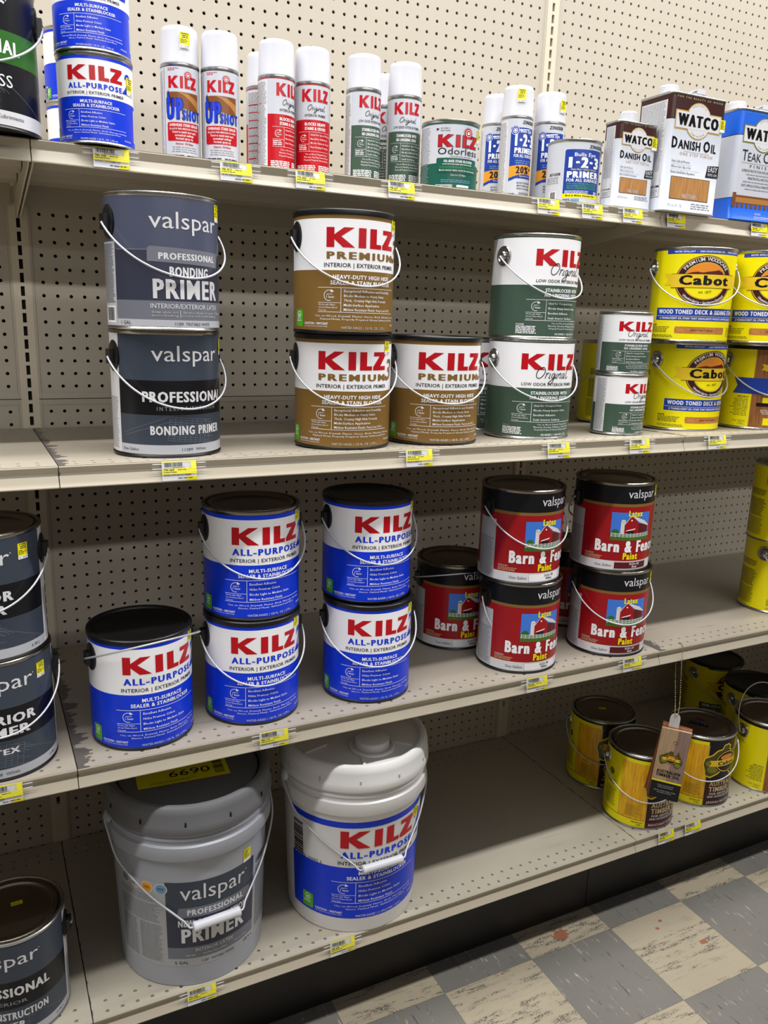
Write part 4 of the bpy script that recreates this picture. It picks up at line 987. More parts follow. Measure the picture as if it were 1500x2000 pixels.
def watco_front(A, w, h, kind, k):
    """k scales the gallon drawing; x=0 the middle of the front"""
    cy = h - 49 * k; frame = 'wline' if kind != 'teak' else 'olive'
    for e, c, l in ((0, frame, 2), (2.2 * k, 'pale', 3)):
        A.ell(0, cy, 36 * k - e, 35 * k - e, c, l + (2 if e else 0), 44); A.rect(-64 * k + e, 64 * k - e, cy - 19 * k + e, cy + 17 * k - e, c, l)
    A.rect(-61 * k, 61 * k, cy - 16.5 * k, cy + 14.5 * k, 'pale', 6)
    A.txt('WATCO', 0, cy - 11 * k, 21 * k, 114 * k, 'teakb', 8, .085)
    A.arct('PROTECTS', 0, cy, 29 * k, 28 * k, 90, 78, 3.6 * k, 'grey', 8, 0); A.arct('FROM WITHIN', 0, cy, 31 * k, 30 * k, 270, 78, 3.2 * k, 'grey', 8, 0, True)
    A.txt('FOR THE BEAUTY OF WOOD', 0, h - 9.5 * k, 3.6 * k, 126 * k, 'tan' if kind != 'teak' else 'lblue', 3, 0, track=.25)
    if kind != 'teak':
        A.txt('D', -59 * k, h - 104 * k, 20 * k, 15 * k, 'ink', 3, .04); A.txt('ANISH', -18 * k, h - 104 * k, 16 * k, 62 * k, 'ink', 3, .035); A.txt('O', 31 * k, h - 104 * k, 20 * k, 19 * k, 'ink', 3, .04); A.txt('IL', 51 * k, h - 104 * k, 16 * k, 14 * k, 'ink', 3, .035)
        A.txt('ONE STEP FINISH', 4 * k, h - 116 * k, 5.4 * k, 92 * k, 'wood', 3, .0, track=.22); A.rect(-32 * k, 40 * k, h - 108.6 * k, h - 108 * k, 'grey', 2)
        for i, q in enumerate(('Stains, Seals and Protects', 'Will not Crack, Chip or Peel', 'Natural, Hand-Rubbed Appearance')):
            A.txt(q, -62 * k, h - (131 + i * 10.5) * k, 5 * k, (50, 54, 68)[i] * k, 'ink', 3, .0, 0, 'l', 1)
            if i < 2: A.rect(-62 * k, (-6 + i * 22) * k, h - (134.4 + i * 10.5) * k, h - (134 + i * 10.5) * k, 'grey', 2)
        A.poly([(40 * k, h - 130 * k), (72 * k, h - 128 * k), (72 * k, h - 152 * k), (36 * k, h - 153 * k)], 'ink', 3); A.txt('EASY', 55 * k, h - 141 * k, 10 * k, 27 * k, 'white', 4, .04, .1); A.txt('WIPE-ON', 54.5 * k, h - 149.5 * k, 5.4 * k, 27 * k, 'white', 4, .03, .1)
        A.rect(-59 * k, 51 * k, h - 202 * k, h - 158 * k, 'ink', 2); A.rect(-58 * k, 50 * k, h - 201 * k, h - 159 * k, 'wnat', 3); A.txt('NATURAL', -2 * k, h - 198 * k, 8 * k, 46 * k, 'white', 4, .03)
        A.txt('ONE GALLON (3.78L)' if k > .9 else 'ONE QUART (946 mL)', -62 * k, h - 217 * k, 6 * k, 42 * k, 'grey', 3, -.005, 0, 'l'); A.greek(4 * k, 62 * k, h - 219 * k, h - 206 * k, 3, 'grey', 3, 5, .4)
    else:
        A.txt('T', -52 * k, h - 104 * k, 22 * k, 16 * k, 'ink', 3, 0); A.txt('EAK', -22 * k, h - 104 * k, 17 * k, 40 * k, 'ink', 3, 0); A.txt('O', 16 * k, h - 104 * k, 22 * k, 22 * k, 'ink', 3, 0); A.txt('IL', 37 * k, h - 104 * k, 17 * k, 14 * k, 'ink', 3, 0)
        A.rect(-60 * k, 60 * k, h - 108.5 * k, h - 107.8 * k, 'wood', 2); A.txt('FINISH', 0, h - 117 * k, 6 * k, 66 * k, 'ink', 3, 0, track=.35)
        for i, q in enumerate(('SUPERIOR PROTECTION FOR DENSE WOODS', 'PENETRATES & PROTECTS', 'EASY APPLICATION & MAINTENANCE')):
            A.txt(q, 0, h - (126 + i * 15) * k, 5 * k, (112, 70, 104)[i] * k, 'ink', 3, .0, .12); A.greek(-50 * k, 50 * k, h - (133 + i * 15) * k, h - (129 + i * 15) * k, 1, 'grey', 3, i, .4, .2, 'c')
        for x0_ in (-80, 36):
            pass
        yb = h - 200 * k
        A.rect(-74 * k, -64 * k, yb, yb + 30 * k, 'woodd', 3); A.rect(64 * k, 74 * k, yb, yb + 30 * k, 'woodd', 3); A.rect(-64 * k, 64 * k, yb + 10 * k, yb + 25 * k, 'wood', 3); A.rect(-64 * k, 64 * k, yb + 21 * k, yb + 25 * k, 'woodd', 4)
        for i in range(9): A.rect((-60 + i * 14) * k, (-52 + i * 14) * k, yb, yb + 10 * k, 'woodd', 3)
        A.txt('ONE GALLON (3.78L)', -34 * k, h - 214 * k, 5 * k, 28 * k, 'lblue', 3, 0); A.txt('WARNING', -2 * k, h - 213 * k, 5 * k, 20 * k, 'white', 3, .03, 0, 'l'); A.greek(-2 * k, 60 * k, h - 221 * k, h - 215 * k, 2, 'white', 3, 4, .4)
def tin(w, d, h, kind, k, sticker):
    def make():
        t = link('oil_tin', None); W_, D_, H_ = w * 1000, d * 1000, h * 1000
        if kind == 'teak': bands = [(0.045 * k, 0), (0.0462 * k, 1), (h - 0.054, 2), (h - 0.0525, 1), (h - 0.006, 0)]; ms = ['wblue', 'teakb', 'swhite']
        else: bands = [(h - 0.051 * k, 0), (h - 0.006, 1)]; ms = ['swhite', 'brown']
        bme = tin_body('body', w, d, h, bands)
        for c in ms: bme.materials.append(ink(c))
        bme.materials.append(steel); link('body', bme, parent=t)
        A = Art(); watco_front(A, W_, H_, kind, k); fm = A.flat('front_print'); link('front_print', fm, parent=t, loc=(0, -d / 2 - 0.0002, 0))
        if kind != 'teak':
            B = Art(); B.rect(-D_ / 2 + 11, D_ / 2 - 11, H_ * .12, H_ - 14 * k, 'pale', 1); B.greek(-D_ / 2 + 12.5, D_ / 2 - 12.5, H_ * .34, H_ - 16 * k, 40 if k < .9 else 52, 'grey', 2, 3, .5, .1)
            B.txt('RUST-OLEUM', 0, H_ * .20, 4.4 * k, D_ - 26, 'ink', 3, .04); B.greek(-D_ / 2 + 13, D_ / 2 - 13, H_ * .13, H_ * .185, 4, 'grey', 3, 4, .45)
            B.line([(-D_ / 2 + 11, H_ * .12), (D_ / 2 - 11, H_ * .12), (D_ / 2 - 11, H_ * .27)], .5, 'ink', 3)
            link('side_print', B.flat('side_print'), parent=t, loc=(-w / 2 - 0.0002, 0, 0), rot=(0, 0, -PI / 2))
        rc = 0.0205 if k > .9 else 0.0185; cx = -w / 2 + 0.034 if k > .9 else -w * .10
        if kind != 'x':
            link('screw_cap', lathe_me('screw_cap', [(0, -0.004), (rc - .002, -0.004), (rc - .002, 0.002), (rc, 0.0025), (rc - .0006, 0.0185), (rc - .003, 0.0215), (0, 0.022)], 40), [white_plastic], t, (cx, 0.0, h))
        if k > .9:
            bm = bmesh.new(); P = spline([(-0.034, 0, 0), (-0.030, 0, 0.006), (-0.008, 0, 0.022), (0.012, 0, 0.024), (0.030, 0, 0.008), (0.034, 0, 0)], 6); tube(bm, P, 0.0022, 8)
            tube(bm, [p + Vector((0, 0.012, 0)) for p in P], 0.0022, 8); hm = from_bm('handle', bm); link('handle', hm, [steel], t, (0.030, -0.006, h - 0.002))
            bm = bmesh.new(); box(bm, -0.011, 0.011, -0.004, 0.016, 0.0185, 0.0275); link('handle_grip', from_bm('handle_grip', bm, False), [white_plastic], t, (0.038, -0.006, h - 0.002))
        if sticker:
            S = Art(); S.rect(-7, 7, 0, 24, 'sticker', 1); S.rect(-7, 7, 0, 5, 'white', 2); S.greek(-5, 5, 6, 22, 6, 'ink', 3, 5, .4, .4)
            link('price_sticker', S.flat('price_sticker'), parent=t, loc=(w / 2 - 0.009, -d / 2 - 0.0014, h - (0.062 if k > .9 else 0.048)))
        return t
    return make

# ------------------------------------------------------------------ five-gallon pails
def pail_r(z): return 0.1318 + 0.0095 * min(max(z, 0), 0.27) / 0.27
def pail_shell():
    return lathe_me('pail', [(0, 0.004), (0.124, 0.004), (0.127, 0.0), (0.1312, 0.001), (0.1318, 0.005), (pail_r(.266), 0.266), (0.1485, 0.268), (0.1500, 0.271), (0.1485, 0.294), (0.1445, 0.2965), (0.1440, 0.304), (0.1468, 0.306), (0.1468, 0.3095), (0.1440, 0.3115), (0.1440, 0.335), (0.140, 0.335)], 96)
def pail_lid():
    return lathe_me('lid', [(0.1450, 0.3195), (0.1508, 0.3195), (0.1518, 0.323), (0.1512, 0.336), (0.1495, 0.340), (0.1490, 0.356), (0.1465, 0.3655), (0.1425, 0.3695), (0.1370, 0.3705), (0.1330, 0.3685), (0.1312, 0.361), (0.128, 0.3585), (0, 0.359)], 96)
def pail_bail():
    R = 0.1545
    P = spline([(-R + .006, 0, 0.004), (-R, 0, 0), (-R * .985, 0, -0.03), (-R * .93, 0, -0.075), (-R * .70, 0, -0.135), (-R * .44, 0, -0.182), (-R * .36, 0, -0.196), (-R * .325, 0, -0.205), (-R * .27, 0, -0.208), (0, 0, -0.208)], 6)
    Q = P + [Vector((-p.x, 0, p.z)) for p in P[-2::-1]]
    bm = bmesh.new(); tube(bm, Q, 0.0019, 8); return from_bm('bail', bm, True, 1.2)
def pail(art_me, shell_m, lid_m, grey):
    def make():
        t = link('paint_pail', None)
        pm = pail_shell(); pm.materials.append(shell_m); link('pail', pm, parent=t)
        lm = pail_lid(); lm.materials.append(lid_m); lo = link('lid', lm, parent=t)
        link('printed_label', art_me, parent=t)
        # tear slots in the lid skirt
        bm = bmesh.new()
        for i in range(12):
            a = 2 * PI * (i + .35) / 12; M = Matrix.Rotation(a, 4, 'Z'); n0 = len(bm.verts); k = bmesh.ops.create_cube(bm, size=1.0)['verts']
            for v in k:
                v.co = Vector((v.co.x * 0.0022, v.co.y * (.0022 if v.co.z > 0 else .0052), v.co.z * 0.02)); v.co += Vector((0.1500, 0, 0.3345)); v.co = M @ v.co
        link('skirt_slots', from_bm('skirt_slots', bm, False), [shade_black if grey else mat('pail_slot', '#b9b8b6', .6)], lo)
        bm = bmesh.new()
        if grey:
            bmg = bmesh.new(); lathe(bmg, [(0.1255, 0.3588), (0.1262, 0.3606), (0.1290, 0.3606), (0.1298, 0.3588)], 96); link('dark_ring', from_bm('dark_ring', bmg), [black_plastic], lo)  # raised black ring around the lid top
            S = Art(); S.rect(-82, 82, -55, 55, 'sticker', 1); S.txt('6690', 12, -34, 20, 74, 'ink', 3, .0); S.greek(-60, 40, -50, -42, 2, 'olive', 3, 5, .35, .3); S.greek(-30, 70, 8, 40, 5, 'olive', 3, 6, .35, .4); S.bars(56, 74, -44, 20, 'ink', 3, 5, True)
            sm = S.flat('lid_sticker'); o = link('lid_sticker', sm, parent=lo, loc=(-0.012, 0.012, 0.3594), rot=(-PI / 2, 0, math.radians(-8))); o['label'] = 'large yellow sticker'
        else:
            bms = bmesh.new(); lathe(bms, [(0.046, 0.3592), (0.046, 0.364), (0.040, 0.366), (0.0385, 0.362), (0.0345, 0.362), (0.0335, 0.377), (0.031, 0.379), (0, 0.379)], 56, 'z', (0.012, -0.058, 0)); link('spout_cap', from_bm('spout_cap', bms), [pail_white], lo)
            for a0 in (15, 75, 135, 195, 255, 315):
                M = Matrix.Rotation(math.radians(a0), 4, 'Z'); k = bmesh.ops.create_cube(bm, size=1.0)['verts']
                for v in k: v.co = M @ (Vector((v.co.x * .052, v.co.y * .005, v.co.z * .004)) + Vector((0.098, 0, 0.3605)))
            link('lid_ribs', from_bm('lid_ribs', bm, False), [pail_white], lo)
        bl = pail_bail(); bl.materials.append(wire_steel); bo = link('bail', bl, parent=t, loc=(0, 0, 0.3045), rot=(math.radians(-41.5), 0, 0)); bo.scale = (1, 1, 1.06 if grey else 1.0); bo.rotation_euler = (math.radians(-41.5 if grey else -44), 0, 0)
        g = lathe_me('grip', [(0, -0.043), (0.0073, -0.043), (0.0086, -0.0415), (0.0086, -0.036), (0.0080, -0.034), (0.0080, 0.034), (0.0086, 0.036), (0.0086, 0.0415), (0.0073, 0.043), (0, 0.043)], 24, axis='x'); g.materials.append(white_plastic); link('grip', g, parent=bo, loc=(0, 0, -0.208))
        for s in (-1, 1):
            bm = bmesh.new(); lathe(bm, [(0, 0), (0.012, 0), (0.012, 0.005), (0.008, 0.008), (0, 0.008)], 24, 'x'); bmesh.ops.recalc_face_normals(bm, faces=bm.faces[:]); link('ear', from_bm('ear', bm), [shell_m], t, (s * 0.1455, 0, 0.3045), (0, 0, 0 if s > 0 else PI))
        return t
    return make
def art_pail_grey():
    A = Art()
    A.rect(-190, -84, 44, 221, 'panel', 0); A.rect(84, 222, 44, 214, 'panel', 0); A.rect(-84, 84, 44, 60, 'panel', 0); A.rect(-84, 84, 60, 84, 'slatem', 0); A.rect(-84, 84, 84, 150, 'slated', 0); A.rect(-84, 84, 150, 221, 'slate', 0)
    for i, c in enumerate(('grey', 'lgrey', 'orange', 'lblue')):
        A.ell(-168 + i * 25.5, 206, 11.5, 11, 'pale', 1, 26); A.ell(-168 + i * 25.5, 206, 10, 9.6, c, 2, 26); A.greek(-174 + i * 25.5, -162 + i * 25.5, 203, 209, 2, 'ink', 3, i, .3, .2, 'c')
    A.greek(-184, -90, 176, 190, 3, 'grey', 2, 2, .4); A.greek(-184, -92, 134, 172, 13, 'grey', 2, 3, .4); A.greek(-184, -142, 52, 130, 30, 'grey', 2, 4, .45); A.greek(-137, -92, 52, 130, 32, 'grey', 2, 5, .4)
    A.greek(92, 200, 60, 190, 40, 'ink', 2, 6, .3); A.greek(92, 150, 196, 208, 3, 'ink', 2, 7, .5); A.rect(100, 124, 196, 210, 'slated', 3)
    A.txt('valspar', 0, 184, 30, 118, 'pale', 3, 0); A.ell(63, 206, 1.2, 1.2, 'pale', 3, 8)
    A.poly([(-66, 148), (72, 146), (72, 168), (-62, 168)], 'slatem', 2); A.txt('PROFESSIONAL', 4, 152.5, 11, 104, 'pale', 3, .045)
    A.txt('NEW CONSTRUCTION', 0, 129, 13, 128, 'pale', 3, .045); A.txt('PRIMER', 0, 95, 28, 118, 'pale', 3, .042); A.txt('INTERIOR LATEX', 0, 74, 7, 70, 'pale', 3, 0)
    for x, q in ((-44, 'High hide'), (0, 'Excellent sheen holdout'), (52, 'Paint in 1 hour')): A.txt(q, x, 65.5, 3.4, len(q) * 1.9, 'pale', 3, 0)
    A.txt('5 GAL', -60, 49, 6.4, 24, 'slate', 3); A.txt('11287  TINTABLE WHITE', 6, 49, 5, 62, 'slate', 3); A.txt('18.9 L', 72, 49, 6.4, 24, 'slate', 3)
    A.rect(56, 74, 221, 247, 'sticker', 4); A.rect(56, 74, 221, 226, 'white', 5); A.greek(58, 72, 228, 245, 6, 'ink', 5, 5, .4, .4)
    return A.mesh('printed_label', pail_r)
def art_pail_white():
    A = Art(); A.rect(-193, 193, 33, 150, 'kblue', 0); A.rect(-193, 193, 238, 251, 'kblue', 0)
    A.bars(-188, -160, 152, 226, 'ink', 2, 6, True); A.txt('0 51652 20005 5', -151, 151, 5, 70, 'ink', 2)
    A.V = A.V[:]; B = kilz_gallon('blue', False, '5 GALLONS | 18.92 L')
    o = len(A.V); mm = {v: k for k, v in B.mi.items()}
    A.V += [(x * 1.25, y * 1.25 + 26, l) for x, y, l in B.V]
    for f, k in zip(B.F, B.M): A.F.append(tuple(o + i for i in f)); A.M.append(A.m(mm[k]))
    A.rect(84, 102, 216, 240, 'sticker', 5); A.greek(86, 100, 220, 238, 5, 'ink', 6, 5, .4, .4)
    return A.mesh('printed_label', pail_r)

# ------------------------------------------------------------------ everything on the shelves
H0, H1, H2, H3 = HGT
green_tin = mat('can_body_green', '#31473a', 0.35, 0.0); 
GB = dict(blue=gallon(L_blue, 'plastic', black_plastic), bmetal=gallon(L_blue, 'metal', black_plastic, 'black', lid_dark), gold=gallon(L_gold, 'plastic', black_plastic), green=gallon(L_green, 'metal', steel, 'metal', lid_steel),
          v1=gallon(L_v1, 'metal', steel, 'black', lid_steel), v2=gallon(L_v2, 'metal', black_plastic, 'black', lid_steel), dk=gallon(L_dk, 'metal', black_plastic, 'black', lid_dark), nc=gallon(L_nc, 'metal', steel, 'black', lid_dark),
          vg=gallon(L_vg, 'metal', black_plastic, 'black', lid_dark), bw=gallon(L_bw, 'metal', black_plastic, 'black', lid_dark), br=gallon(L_br, 'metal', black_plastic, 'black', lid_dark),
          ct=gallon(L_ct, 'metal', steel, 'metal', lid_dark), cs=gallon(L_cs, 'plastic', steel, 'metal', None, False), cw=gallon(L_cw, 'metal', steel, 'metal', lid_dark, False), cp=gallon(L_cp, 'metal', steel, 'metal', lid_dark, False),
          tm=gallon(L_t[0], 'metal', steel, 'metal', lid_dark, False), tj=gallon(L_t[1], 'metal', steel, 'metal', lid_dark, False),
          qb=quart(L_bq, lid_steel), qg=quart(L_gq, lid_steel, False), qz=quart(L_qz, lid_steel, False), qo=quart(L_qo, lid_steel))
def can(key, x, y, z, psi, label, group=None, **k):
    q = key in ('qb', 'qg', 'qz', 'qo')
    return put(key, 'quart_can' if q else 'paint_can', GB[key], x, y, z, psi, label, 'quart can' if q else 'paint can', group, **k)
g_b, g_d, g_o, g_y, g_r, g_k, g_t = ('gallon cans of blue and white primer', 'dark slate gallon cans', 'gold and white gallon cans', 'yellow gallon cans of wood stain', 'red barn paint gallon cans', 'green and white gallon cans', 'yellow and black timber oil cans')
# top shelf
can('vg', -0.0653, -0.397, H0, -8, 'black gallon can with a green band at the left end of the top shelf', si=1, sticker=None)
can('qb', 0.0987, -0.393, H0, 0, 'blue and white quart can, lower of the front stack on the top shelf', 'blue and white quart cans', sticker=62, sz=.075)
can('qb', 0.0972, -0.3945, H0 + HQ, 1, 'blue and white quart can, upper of the front stack on the top shelf', 'blue and white quart cans', sticker=None)
can('qb', 0.1118, -0.062, H0, 22, 'blue and white quart can against the pegboard, lower of the rear stack', 'blue and white quart cans', sticker=None)
can('qb', 0.1118, -0.062, H0 + HQ, 22, 'blue and white quart can against the pegboard, upper of the rear stack', 'blue and white quart cans', sticker=None)
def spr(key, mk, x, y, psi, label, group, **k): return put(key, 'spray_can', mk, x, y, H0, psi, label, 'spray can', group, **k)
gs = 'white capped spray cans on the top shelf'
spr('su1', spray(L_su, True), 0.2626, -0.235, 8, 'white spray can with blue lettering and a yellow sticker on its cap', gs, sticker=8, sz=.199)
spr('su', spray(L_su), 0.3300, -0.2475, 3, 'white spray can with blue lettering and a plain cap', gs)
spr('sr', spray(L_sr), 0.4298, -0.2606, 46, 'red and white spray can turned away, front left of the red trio', gs)
spr('sr', None, 0.5010, -0.2564, 12, 'red and white spray can with its lettering facing out, right of the red trio', gs)
spr('sr', None, 0.4332, -0.1781, 100, 'red and white spray can hidden behind the other two red ones', gs)
spr('sg', spray(L_sg), 0.5983, -0.2717, 33, 'green and white spray can turned away, beside the red trio', gs)
spr('sg', None, 0.6861, -0.2704, 12, 'green and white spray can beside the dark green quart', gs)
spr('sg', None, 0.6873, -0.1800, 20, 'green and white spray can behind the gap between the front green two', gs)
can('qo', 0.7479, -0.3446, H0, 17, 'dark green and white quart can with a red sunburst', sticker=58, sz=.088)
spr('sz1', spray(L_sz, True), 0.9569, -0.2605, 32, 'white and blue spray can with an orange band, sticker high on its cap, middle one', gs, sticker=-20, sz=.202)
spr('sz1', None, 1.0425, -0.2580, 12, 'white and blue spray can with an orange band, next to the blue quart', gs, sticker=40, sz=.194)
spr('sz', spray(L_sz), 0.9588, -0.1837, 8, 'white and blue spray can with an orange band, behind its two neighbours', gs)
can('qz', 1.0421, -0.3496, H0, 28, 'small blue and white primer can beside the brown and white tin')
def tin_put(x, y, rz, mk, label, group='rectangular oil tins'):
    t = mk(); t.location = (x, y, H0); t.rotation_euler = (0, 0, rz); return tag(t, label, 'tin', group)
tin_put(1.1405, -0.402, 0.0113, tin(0.1041, 0.0469, 0.163, 'oil', .67, True), 'small brown and white wood oil tin')
tin_put(1.2764, -0.400, -0.0058, tin(0.1541, 0.0952, 0.2264, 'oil', 1.0, True), 'large brown and white wood oil tin with a wire handle')
tin_put(1.4900, -0.388, -0.02, tin(0.1541, 0.0952, 0.2264, 'teak', 1.0, False), 'large blue and white teak oil tin with a wire handle')
# second shelf
can('v2', 0.1774, -0.4542, H1, 25, 'dark slate gallon can under the grey one, with a black band', g_d, si=1, sticker=56, sz=.155)
can('v1', 0.1743, -0.4704, H1 + HG, 27, 'grey blue gallon can on top of the dark slate one', sticker=44, si=2)
can('gold', 0.4833, -0.4619, H1, 14.5, 'gold and white gallon can, lower of the stacked pair', g_o, si=3)
can('gold', 0.4736, -0.4796, H1 + HG, 24, 'gold and white gallon can, upper of the stacked pair', g_o, si=1)
can('gold', 0.6695, -0.4603, H1, 24, 'gold and white gallon can standing alone beside the stacked pair', g_o, si=2, sticker=62)
can('green', 0.9027, -0.4394, H1, 32, 'green and white gallon can, lower of the stacked pair', g_k, sticker=None)
can('green', 0.9083, -0.4256, H1 + HG, 44, 'green and white gallon can, upper of the stacked pair', g_k, sticker=None)
can('green', 0.8950, -0.2620, H1, 30, 'green and white gallon can hidden behind the gold and the stacked green cans', g_k, bail=-60, sticker=None)
can('qg', 1.1160, -0.4690, H1, 56, 'green and white quart can, lower of the small stack', 'green and white quart cans')
can('qg', 1.1250, -0.4580, H1 + HQ, 31, 'green and white quart can, upper of the small stack', 'green and white quart cans')
can('ct', 1.3476, -0.4207, H1, 43.5, 'yellow gallon can, lower of the left yellow stack on the second shelf', g_y, sticker=None)
can('ct', 1.3131, -0.4460, H1 + HG, 18, 'yellow gallon can, upper of the left yellow stack on the second shelf', g_y, sticker=42, si=3)
can('ct', 1.4897, -0.4990, H1 + HG, 16.5, 'yellow gallon can at the right edge of the second shelf, upper one with blue bands', g_y, sticker=None)
can('cw', 1.5500, -0.4566, H1, 34, 'yellow gallon can with a wood panel and blue arrow band', g_y)
can('ct', 1.3067, -0.2411, H1, 100, 'yellow gallon can turned sideways behind the green quart stack', g_y, bail=-60, sticker=None)
# third shelf
can('dk', -0.1050, -0.4740, H2, -2, 'dark slate gallon can, lower of the stack at the left end of the third shelf', g_d, sticker=51, si=1, sz=.150)
can('dk', -0.1080, -0.4750, H2 + HG, -14.5, 'dark slate gallon can, upper of the stack at the left end of the third shelf', g_d, sticker=54, si=1, sz=.150)
can('blue', 0.1190, -0.4647, H2, 23.4, 'blue and white gallon can standing alone with its wire handle raised', g_b, bail=113, si=2)
can('blue', 0.3166, -0.4564, H2, 18.6, 'blue and white gallon can, lower of the left stack of two', g_b, si=0)
can('bmetal', 0.3185, -0.4503, H2 + HG, 21, 'blue and white gallon can with a metal lid, upper of the left stack of two', g_b, si=1)
can('blue', 0.5446, -0.4622, H2, 19, 'blue and white gallon can, lower of the right stack of two', g_b, si=3, sticker=52)
can('blue', 0.5455, -0.4489, H2 + HG, 28.5, 'blue and white gallon can with a black lid, upper of the right stack of two', g_b, si=0)
can('bw', 0.8393, -0.2962, H2, 27, 'red barn paint can standing low at the back left of the others', g_r, bail=108, bail_len=.75, sticker=None)
can('bw', 0.8973, -0.4676, H2, 37, 'red barn paint can with a white colour label, lower of the left barn stack', g_r, bail=20, sticker=44)
can('bw', 0.8876, -0.4677, H2 + HG, 39, 'red barn paint can with a white colour label, upper of the left barn stack', g_r, sticker=42)
can('br', 1.1384, -0.4746, H2, 31.5, 'red barn paint can with a dark red colour label, lower of the right barn stack', g_r, sticker=48)
can('br', 1.1289, -0.4707, H2 + HG, 31.5, 'red barn paint can with a dark red colour label, upper of the right barn stack', g_r, bail=-50, sticker=48)
can('bw', 1.1780, -0.2850, H2, 34, 'red barn paint can deep in the gap between the two barn stacks', g_r, bail=-50, sticker=None)
can('ct', 1.7401, -0.4391, H2, 67, 'yellow gallon can, lower of the stack at the right end of the third shelf', g_y, sticker=None)
can('ct', 1.7015, -0.4670, H2 + HG, 47 + 20, 'yellow gallon can, upper of the stack at the right end of the third shelf', g_y, sticker=None)
# bottom shelf
nc = can('nc', -0.1113, -0.4658, H3, -14.5, 'dark slate gallon can at the left end of the bottom shelf', g_d, bail=-70, sticker=None)
def lid_note(par, x, y, m=9):
    S = Art(); S.rect(-m, m, -5, 5, 'sticker', 1); S.greek(-m * .8, m * .8, -4, 4, 3, 'olive', 2, 5, .4)
    link('lid_sticker', S.flat('lid_sticker'), parent=par, loc=(x, y, HG - 0.0048), rot=(-PI / 2, 0, 0.3))
lid_note(nc, 0.006, 0.018)
t = pail(art_pail_grey(), pail_grey, pail_lid_shade, True)(); t.location = (0.2035, -0.4255, H3); t.rotation_euler = (0, 0, math.radians(12.4 - math.degrees(math.atan2(.2035 + .0974, -.4255 + 1.7872)) + 4))
tag(t, 'grey five gallon pail with a slate label and white bail grip', 'pail', 'five gallon pails')
t = pail(art_pail_white(), pail_white, pail_white, False)(); t.location = (0.5373, -0.4316, H3); t.rotation_euler = (0, 0, math.radians(25 - math.degrees(math.atan2(.5373 + .0974, -.4316 + 1.7872))))
tag(t, 'white five gallon pail with a blue and white label', 'pail', 'five gallon pails')
o = can('tm', 1.3400, -0.2850, H3, 3.5, 'yellow and black timber oil can at the back with a tiny sticker on its lid', g_t); tm_back = o
can('tm', 1.3094, -0.4653, H3, 17.3, 'yellow and black timber oil can in front, behind the hanging wood samples', g_t)
o = can('tj', 1.5190, -0.4536, H3, 19, 'yellow and black timber oil can right of the hanging wood samples', g_t)
lid_note(tm_back, -0.004, 0.006)
S = Art(); S.ell(-2, 16, 17, 10, 'woodd', 1, 26); S.ell(-2, 16, 13, 7, 'brown', 2, 22); S.rect(-14, 12, 2, 6, 'cblue', 2); S.txt('JARRAH', 0, -18, 13, 48, 'teakb', 2, .05)
link('lid_print', S.flat('lid_print'), parent=o, loc=(-0.004, 0.008, HG - 0.0049), rot=(-PI / 2, 0, -0.5))
can('cs', 1.9100, -0.1450, H3, 50, 'yellow gallon can with a dark green band, farthest back on the bottom shelf', g_y)
can('cs', 1.8650, -0.3350, H3, 48, 'yellow gallon can with a dark green band behind the raised wire handle', g_y, bail=40)
can('cp', 1.7348, -0.4852, H3, 48, 'yellow gallon can with its wire handle standing up, front right of the bottom shelf', g_y, bail=205)

# ------------------------------------------------------------------ hanging wood samples on a bead chain
t = thing('wood_sample_set', 'stained wood sample strips hanging on a bead chain from the third shelf', 'wood samples', (1.2655, -0.590, FZ - 0.746), math.radians(-44))
t.rotation_euler = (0, math.radians(4), math.radians(-44))
bw_, bh_, bt_ = 0.0655, 0.178, 0.0055
wl = wood_mat('sample_light', '#a68a69', '#b99d7b'); wp = wood_mat('sample_pink', '#7d655c', '#937a6f')
wds = [wl, wood_mat('sample_red', '#6a2c1c', '#83402a'), wood_mat('sample_brown', '#7a4a28', '#94603a'), wood_mat('sample_dark', '#5c3320', '#74462c')]
for i in range(4):
    bm = bmesh.new(); box(bm, -bw_ / 2, bw_ / 2, 0, bt_, -bh_ / 2, bh_ / 2); bmesh.ops.bevel(bm, geom=bm.edges[:], offset=0.0006, segments=1, affect='EDGES')
    o = link('sample_board', from_bm('sample_board', bm, False), [wds[i]], t, (0, i * (bt_ + 0.0006), 0)); a = math.radians(i * 1.3)
    o.rotation_euler = (0, a, 0); o.location.x = -math.sin(a) * 0.06; o.location.z = 0.06 - math.cos(a) * 0.06 + i * .001
    if i == 0:
        A2 = Art(); map_logo(A2, 0, 14, 52, 3, None); A2.txt('AUSTRALIAN', 0, -22.5, 7.2, 52, 'teakb', 3, .045); A2.txt('TIMBER OIL', 0, -32, 7.2, 52, 'teakb', 3, .045)
        A2.rect(-32.7, 32.7, -46, -42, 'yellow', 2); A2.rect(-32.7, 32.7, -88.6, -46, 'black', 2)
        for k_, q in enumerate(('5 Year oil protection for', 'exterior wood surfaces.', '', 'Ideal for decks, siding, railings', 'and outdoor furniture.')): A2.txt(q, 0, -56 - k_ * 4.6, 2.9, max(1, len(q)) * 1.45, 'lgrey', 3, 0)
        link('sample_print', A2.flat('sample_print'), parent=o, loc=(0, -0.0003, 0))
        bm = bmesh.new(); vs = [bm.verts.new((x / 1000, -0.00025, z / 1000)) for x, z in ((-2, -42), (32.6, -42), (32.6, 88.6), (5, 88.6))]; bm.faces.new(vs); link('pink_grain', from_bm('pink_grain', bm, False), [wp], o)
